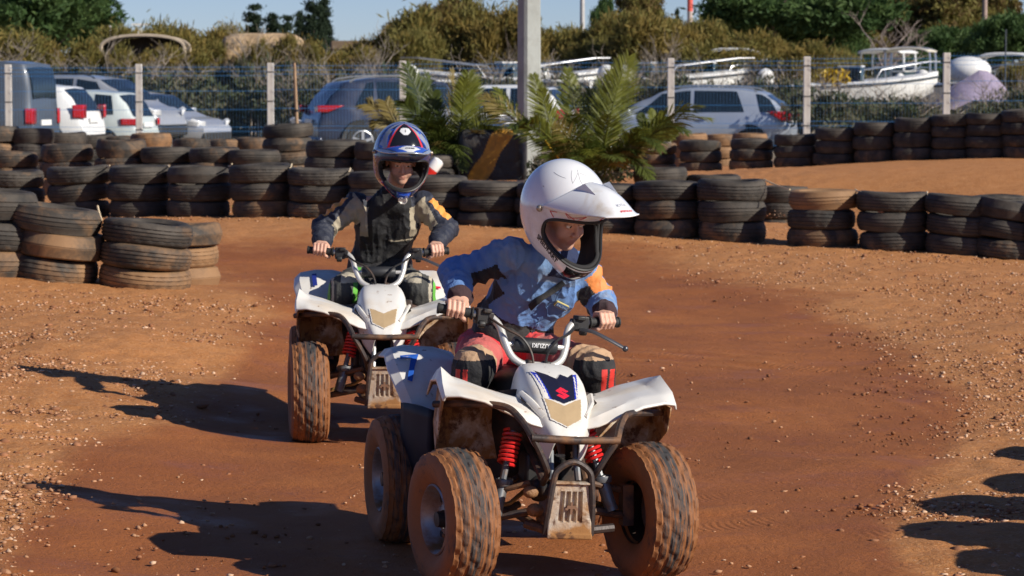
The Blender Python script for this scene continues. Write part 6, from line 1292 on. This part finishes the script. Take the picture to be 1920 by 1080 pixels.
# front jacket: blue with black elbow and side panels, orange sleeve patch
m_j = cloth('blue jacket cloth', (.115, .225, .47), .85, dirt=((.19, .28, .43), 5, .48, .9), faded=((.26, .28, .32), 20, .66, .9)); m_jd = cloth('faded blue yoke', (.15, .26, .46), .85, dirt=((.32, .33, .35), 9, .50, .80)); m_blkc = cloth('black cloth', (.016, .016, .018), .8, dirt=((.06, .045, .035), 6, .5, .8)); m_cuff = cloth('dark knit cuff', (.045, .022, .025), .95)
m_or = cloth('orange patch', (.80, .26, .06), .7, dirt=((.55, .28, .14), 14, .5, .8)); m_navyc = cloth('shaded navy collar cloth', (.012, .022, .07), .85)
TX1, TC1 = torso_frame(J1); A1 = [(J1['sh'+s], J1['el'+s], .058) for s in 'LR']+[(J1['el'+s], J1['wr'+s], .05) for s in 'LR']
def jf(fc):
    L_ = (fc-TC1)@TX1.T; x, y, z = L_.T; m = np.zeros(len(fc), int); ap = arm_params(fc, J1); dA = {s: np.minimum(ap[s][1], ap[s][3]) for s in 'LR'}; arm = {s: dA[s] < .075 for s in 'LR'}; tor = ~(arm['L'] | arm['R'])
    m[(z > .075) & (y < .02)] = 1; m[tor & (z < -.128)] = 2
    m[tor & (np.abs(x) > .132) & (z < -.03)] = 2; m[tor & (z > .105) & (np.abs(x) < .055)] = 5  # dark blue collar, with the shadow under the helmet put into its colour
    # inner side of the arms towards the body: black ribbed panel
    for s, q in (('L', -1), ('R', 1)):
        t1, d1, t2, d2 = ap[s]; ua = (d1 < d2) & (d1 < .075); el_ = np.array(J1['sh'+s])+(np.array(J1['el'+s])-np.array(J1['sh'+s]))*np.clip(t1, 0, 1)[:, None]; rel = fc-el_
        m[ua & (t1 > .25) & (rel[:, 2] < -.012) & (rel[:, 1] < .02)] = 2; fa = ~ua & (d2 < .07); e2 = np.array(J1['el'+s])+(np.array(J1['wr'+s])-np.array(J1['el'+s]))*np.clip(t2, 0, 1)[:, None]; r2 = fc-e2
        m[fa & (t2 < .35) & (r2[:, 2] < -.018)] = 2; m[fa & (t2 > .82)] = 3
    t1, d1, t2, d2 = ap['R']; e1 = np.array(J1['shR'])+(np.array(J1['elR'])-np.array(J1['shR']))*np.clip(t1, 0, 1)[:, None]; rel = fc-e1; m[(d1 < d2) & (t1 > .12) & (t1 < .92) & (rel[:, 0] > .012) & (rel[:, 0] < .052) & (rel[:, 1] < -.008)] = 4
    return m
jk1, JV1, JQ1 = garment('jacket', P1, B1, body_suit(J1, C1), A1, [m_j, m_jd, m_blkc, m_cuff, m_or, m_navyc], jf, .0048, 1.15, 3)
# front trousers
m_red = cloth('red trouser cloth', (.60, .025, .035), .7, dirt=((.42, .10, .08), 6, .5, .8)); m_fred = cloth('faded red panel', (.50, .11, .10), .8, dirt=((.42, .20, .15), 9, .5, .8)); m_tan = cloth('tan stretch panel', (.44, .28, .165), .8, weave=240); m_kred = mat('red knee rib', (.65, .05, .04), .4); m_boot = mat('boot', (.03, .028, .027), .6, dirt=((.22, .11, .05), 8, .45, .7))
def leg_suit(J, fat=1.0):
    P = [('c', Vector(J['hipL']), .088, Vector(J['hipR']), .088, .04), ('c', Vector(J['pelvis']), .088, Vector(J['waist'])-Vector((0, 0, .02)), .078, .03)]
    for s in 'LR':
        h, k, a = Vector(J['hip'+s]), Vector(J['kn'+s]), Vector(J['an'+s]); P += [('c', h, .086*fat, k, .064*fat, .03), ('c', k, .066*fat, k.lerp(a, .6), .056*fat, .02), ('c', k.lerp(a, .6), .056*fat, a+Vector((0, 0, .05)), .048*fat, .02)]
    return P
def lf(fc):
    m = np.zeros(len(fc), int)
    for s, q in (('L', -1), ('R', 1)):
        t1, d1 = seg_t(fc, J1['hip'+s], J1['kn'+s]); t2, d2 = seg_t(fc, J1['kn'+s], J1['an'+s]); th = (d1 < .105) & (t1 > .32) & (t1 <= 1.2); m[th & (d1 <= d2+.01)] = 1; m[(t1 > .80) & (d1 < .11)] = 2; kn = (t1 > .86) & (d1 < .12) | ((t2 > .03) & (d2 < .1)); zk = fc[:, 2]-J1['kn'+s].z
        kn = (d2 < .12) & ((t1 > .93) | (t2 > .10)) & (zk < .030); m[kn] = 3; xk = (fc[:, 0]-J1['kn'+s].x)*q; m[kn & ((np.abs(xk-.028) < .008) | (np.abs(xk-.052) < .007)) & (zk < -.0)] = 4
    return m
garment('trousers', P1, B1, leg_suit(J1, 1.0), [(J1['hip'+s], J1['kn'+s], .07) for s in 'LR'], [m_red, m_fred, m_tan, m_blkc, m_kred], lf, .0048, .8, 9)
def belt(J, parent, base):
    w = Vector(J['waist']); X = (Vector(J['shR'])-Vector(J['shL'])); X.z = 0; X.normalize(); P = [('c', w+X*.062-Vector((0, 0, .055)), .087, w-X*.062-Vector((0, 0, .055)), .087, .02), ('c', w+X*.06-Vector((0, 0, .020)), .088, w-X*.06-Vector((0, 0, .020)), .088, .02)]
    garment('waist_belt', parent, base, P, [], [m_blkc], lambda f: np.zeros(len(f), int), .006, .6, 12)
belt(J1, P1, B1)
def boots(J, parent, base):
    for s in 'LR':
        a = Vector(J['an'+s]); k = Vector(J['kn'+s]); P = [('c', a.lerp(k, .35), .054, a, .050, .02), ('c', a+Vector((0, .02, -.035)), .042, a+Vector(J['toe'])+Vector((0, 0, .0)), .038, .02)]; V, Q = sdf_mesh(P, .006); np_obj('boot', V-np.array(base), Q, m_boot, parent, smooth=True)
boots(J1, P1, B1); boots(J2, P2, B2)
# rear jacket
m_bj = cloth('black jacket cloth', (.006, .006, .007), .7, dirt=((.025, .022, .02), 8, .55, .9)); m_bei = cloth('beige panel', (.36, .31, .22), .85, dirt=((.22, .18, .13), 10, .5, .8)); m_or2 = cloth('orange flash', (.85, .34, .06), .6); m_nav2 = cloth('navy sleeve', (.016, .020, .036), .65)
TX2, TC2 = torso_frame(J2); A2 = [(J2['sh'+s], J2['el'+s], .058) for s in 'LR']+[(J2['el'+s], J2['wr'+s], .05) for s in 'LR']
def jr(fc):
    L_ = (fc-TC2)@TX2.T; x, y, z = L_.T; m = np.zeros(len(fc), int); ap = arm_params(fc, J2); dA = {s: np.minimum(ap[s][1], ap[s][3]) for s in 'LR'}
    for s, q in (('L', -1), ('R', 1)):
        t1, d1, t2, d2 = ap[s]; arm = dA[s] < .078; m[arm & (np.abs(x) > .10)] = 3; e1 = np.array(J2['sh'+s])+(np.array(J2['el'+s])-np.array(J2['sh'+s]))*np.clip(t1, 0, 1)[:, None]; rel = fc-e1; ua = (d1 <= d2+.01) & (d1 < .08)
        m[ua & (t1 > -.1) & (rel[:, 0]*q < -.004-.03*(t1-.5)) & (rel[:, 1] < .03) & (x*q > .085)] = 1; m[ua & (t1 > .10) & (t1 < .85) & (rel[:, 0]*q > .018) & (rel[:, 0]*q < .040) & (rel[:, 2] > -.03) & (rel[:, 1] < .01)] = 2
    m[(np.abs(np.abs(x)-.112) < .016) & (z > -.04) & (z < .10) & (y < 0)] = 1; m[(np.abs(z+.055-.10*(x-.05)**2*30*.1) < .0035) & (x > .0) & (x < .11) & (y < 0)] = 1
    return m
garment('jacket', P2, B2, body_suit(J2, C2, .98), A2, [m_bj, m_bei, m_or2, m_nav2], jr, .005, 1.1, 5)
m_pg2 = cloth('grey green trouser cloth', (.055, .055, .050), .8); m_grn = cloth('green stripe', (.12, .42, .05), .6); m_pcr = cloth('pale knee panel', (.45, .40, .30), .8); m_pdk = cloth('dark trouser cloth', (.025, .022, .022), .8)
def lr(fc):
    m = np.zeros(len(fc), int); m[:] = 3
    for s, q in (('L', -1), ('R', 1)):
        t1, d1 = seg_t(fc, J2['hip'+s], J2['kn'+s]); t2, d2 = seg_t(fc, J2['kn'+s], J2['an'+s]); e1 = np.array(J2['hip'+s])+(np.array(J2['kn'+s])-np.array(J2['hip'+s]))*np.clip(t1, 0, 1)[:, None]; rel = fc-e1
        m[(d1 < .1) & (t1 > .3) & (np.abs(rel[:, 0]) < .045)] = 0; m[(t1 > .5) & (d1 < .11) & (np.abs(rel[:, 0]*q-.048) < .006)] = 2; m[(t1 > .4) & (d1 < .11) & (q < 0) & (np.abs(rel[:, 0]*q+.035+.3*(t1-.8)*.2) < .012)] = 1; m[(t1 > .5) & (d1 < .11) & (rel[:, 0]*q > .062)] = 1
        m[(t1 > .80) & (rel[:, 2] > .035) & (d1 < .1) & (rel[:, 0]*q < .01)] = 2
    return m
garment('trousers', P2, B2, leg_suit(J2, 1.05), [(J2['hip'+s], J2['kn'+s], .07) for s in 'LR'], [m_pg2, m_grn, m_pcr, m_pdk], lr, .005, .8, 19); belt(J2, P2, B2)
# ---- helmets
m_hw = mat('white helmet paint', (.76, .77, .78), .16, vary=.02, coat=.6, dirt=((.45, .36, .24), 7, .56, .80), spots=((.22, .14, .08), 34, .68, .78)); m_hdk = mat('helmet black gloss', (.012, .012, .014), .12, vary=0, coat=.6); m_hred = mat('helmet red', (.60, .03, .04), .3, vary=0)
def near_line(a, e, pts, w):
    for (x0, y0), (x1, y1) in zip(pts, pts[1:]):
        dx, dy = x1-x0, y1-y0; t_ = max(0, min(1, ((a-x0)*dx+(e-y0)*dy)/(dx*dx+dy*dy)))
        if math.hypot(a-x0-dx*t_, e-y0-dy*t_) < w: return True
    return False
def s_front(a, e):
    if abs(a+5) < 19 and -54 < e < -35.5: return 1
    return 0
h1, HM1, pk1 = helmet(P1, C1, H1, 1.08, [m_hw, m_hdk, m_hred], s_front, lambda u, v: 0, '', B1, .134, 60)
def on_shell(fa, M): return lambda x, y: shell_pt(*fa(x, y), .0012)
m_ink = mat('black lettering', (.03, .03, .035), .5, vary=0)
def cheek(x, y):   # along the chin bar, picture-left cheek
    return -50+x*6.6+y*1.0, -31.5-x*2.5+y*8.5
put_text('SPEEDKART', lambda x, y: shell_pt(*cheek(x, y), .0012), m_ink, h1, 'lettering', .04, xf=HM1)
put_text('SPEEDKART', lambda x, y: pk1(.90-y*.055, .12+x*.135, .0012), m_hred, h1, 'peak_lettering', .02, xf=HM1)
put_text('IOTA', lambda x, y: pk1(.78-y*.08, .02+x*.20, .0012), mat('grey lettering', (.30, .33, .40), .5, vary=0), h1, 'peak_lettering', .0, xf=HM1)
put_text('S', lambda x, y: shell_pt(2+x*7, 56+y*8, .0015), m_ink, h1, 'crown_letter', .03, xf=HM1)
for line in [[(-26, 14.5), (-40, 21), (-34, 15.5), (-12, 19.5), (-22, 15)], [(-52, 10), (-60, 16), (-50, 18)], [(8, 15), (26, 20), (20, 15)]]:
    pts = [shell_pt(x0+(x1-x0)*k/4, y0+(y1-y0)*k/4, .001) for (x0, y0), (x1, y1) in zip(line, line[1:]) for k in range(5)]; b = MB(); b.tube(pts, .0011, 4); b.build('red_line', m_hred, h1, xf=HM1)
for line in [[(-58, 76), (-40, 58), (-30, 74)], [(-30, 80), (-22, 62), (-8, 50)], [(-100, 60), (-60, 62)], [(-20, 75), (6, 70)]]:
    pts = [shell_pt(x0+(x1-x0)*k/6, y0+(y1-y0)*k/6, .0002) for (x0, y0), (x1, y1) in zip(line, line[1:]) for k in range(7)]; b = MB(); b.tube(pts, .0006, 4); b.build('scratch', mat('scratch', (.25, .26, .28), .6, vary=0), h1, xf=HM1)
for v0 in (-.42, .42):
    b = MB(); b.add([pk1(.02, v0-.05, .001), pk1(.02, v0+.05, .001), pk1(.42, v0, .001), pk1(.10, v0, .024)], [(0, 1, 3), (1, 2, 3), (2, 0, 3), (0, 2, 1)]); b.build('peak_fin', m_hw, h1, xf=HM1, smooth=False)
m_hb = mat('helmet blue', (.03, .10, .50), .2, vary=.15, coat=.6); m_hs = mat('helmet silver', (.34, .37, .42), .25, vary=.2, vscale=20, metal=.3, coat=.4); m_hdb = mat('helmet dark blue', (.018, .028, .09), .2, vary=.2, coat=.5); m_hwp = mat('helmet white', (.66, .67, .68), .3, vary=0)
def s_rear(a, e):
    aa = abs(a)
    if math.hypot(a*math.cos(R(e)), (e-66)) < 9: return 4
    if aa < 36 and e > 26: return 1
    if aa < 40 and e > 26: return 2
    if e > 20: return 5 if math.sin(a*.16+e*.11) > -.1 else (3 if math.sin(a*.16+e*.11) > -.7 else 6)
    if aa > 63: q = math.sin(aa*.13-e*.16); return 3 if q > .55 else (6 if q > -.1 else (5 if q > -.7 else 1))
    if e < -33:
        if aa < 12: return 3 if e > -48 else 5
        if near_line(aa, e, [(14, -54), (60, -30)], 2.2): return 2
        if near_line(aa, e, [(14, -60), (75, -46)], 2.0): return 2
        return 6 if aa < 34 else (4 if math.sin(aa*.25+e*.3) > .75 else 3 if math.sin(aa*.25+e*.3) > .0 else 6)
    return 6
def p_rear(u, v):
    av = abs(v)
    if av > .80 or u > .93: return 5
    if av > .75: return 1
    if u > .50 and av < .52*(1-(u-.72)/.30 if u > .72 else 1-(.72-u)/.24): return 4
    if near_line(av, u, [(.10, .0), (.10, .22), (.30, .38), (.75, .22)], .035): return 2
    if u < .22+.25*max(0, av-.10) and av > .1: return 1
    return 3 if u > .2 or av < .1 else 1
HP.update(chin=.052, w=54.0, up=20.0, dn=24.0)
h2, HM2, pk2 = helmet(P2, C2, H2, 1.03, [m_hw, m_hdk, m_hred, m_hb, m_hwp, m_hs, m_hdb], s_rear, p_rear, '', B2)
put_text('CMS', lambda x, y: pk2(.73-y*.10, x*.22, .0012), m_ink, h2, 'peak_lettering', .03, xf=HM2)
put_text('S', lambda x, y: shell_pt(x*9, 66+y*8, .0015), m_ink, h2, 'crown_letter', .03, xf=HM2)
b = MB(); cpt = shell_pt(0, -50, .002); b.lathe([(.013, 0), (.019, .004), (.021, .010), (.016, .013), (.013, .006), (.0, .004)], 24, axis='Y'); b.v = [(x+cpt.x, cpt.y-y, z+cpt.z) for x, y, z in b.v]; b.build('chin_vent', m_sil, h2, xf=HM2)
b = MB(); b.grid([[shell_pt(a, e, .0035) for a in np.linspace(-9, 9, 9)] for e in np.linspace(-37, -46, 6)]); b.build('chin_panel', m_hb, h2, xf=HM2, solid=.002)
# straps and badge on the jackets
bvh = BVHTree.FromPolygons([tuple(v) for v in JV1], [tuple(int(i) for i in q) for q in JQ1])
def proj_on(p, up_=.0022):
    n_, nn, _, _ = bvh.find_nearest(Vector(p)); return n_+(nn if nn.y < 0 else -nn)*.0050
TXm = Matrix(TX1.tolist())
def chest_pt(x, z, y=-.13): return proj_on(Vector(TC1)+TXm.transposed() @ Vector((x, y, z)))
_bx = Vector(TX1[0]).normalized(); _ps = [chest_pt(.062+dx, dz) for dx in (-.022, 0, .022) for dz in (-.008, .008)]; _bc = sum(_ps, Vector())/6
_bx = (sum(_ps[4:], Vector())/2-sum(_ps[:2], Vector())/2).normalized(); _bz = Vector(TX1[2]); _bz = (_bz-_bx*_bz.dot(_bx)).normalized(); _bn = _bx.cross(_bz); _bn = _bn if _bn.y < 0 else -_bn; _bc = _bc+_bn*.004
def bp_(x, z, o=0): return _bc+_bx*x+_bz*z+_bn*o
def rr_plate(w, h, o, th, m_, nm, par):
    pts = [(sx*(w-.003)+.003*math.cos(a_), sz*(h-.003)+.003*math.sin(a_)) for sx, sz, a0 in ((1, 1, 0), (-1, 1, 90), (-1, -1, 180), (1, -1, 270)) for a_ in (R(a0), R(a0+45), R(a0+90))]; b = MB(); n = len(pts)
    b.add([bp_(x, z, o) for x, z in pts]+[bp_(x, z, o-th) for x, z in pts], [tuple(range(n)), tuple(range(2*n-1, n-1, -1))]+[(i, (i+1) % n, n+(i+1) % n, n+i) for i in range(n)]); return b.build(nm, m_, par, smooth=False, xf=Matrix.Translation(-B1))
bd = rr_plate(.029, .0105, .0, .008, mat('badge yellow', (.50, .42, .16), .6, vary=0), 'badge', jk1); rr_plate(.0265, .0080, .0012, .001, mat('badge blue', (.02, .10, .30), .6, vary=0), 'badge_field', bd)
put_text('RACING', lambda x, y: bp_(x*.0135, y*.0135, .0022), mat('badge letters', (.45, .60, .75), .5, vary=0), bd, 'badge_lettering', .02, xf=Matrix.Translation(-B1))
b = MB(); b.tube(smooth_path([chest_pt(.0, .10), chest_pt(-.015, .06)+Vector((0, -.012, 0)), chest_pt(-.028, .0)+Vector((0, -.016, 0)), chest_pt(-.034, -.04)+Vector((0, -.010, 0))], 5), [.012]*10+[.014]*6, 8, flat=.5); b.build('chin_strap', m_blkc, jk1, xf=Matrix.Translation(-B1))
b = MB(); b.tube([chest_pt(.022, z)+Vector((0, -.0005, 0)) for z in np.linspace(.07, -.14, 16)], .0016, 5); b.build('zip_seam', mat('seam', (.05, .10, .22), .8), jk1, xf=Matrix.Translation(-B1))
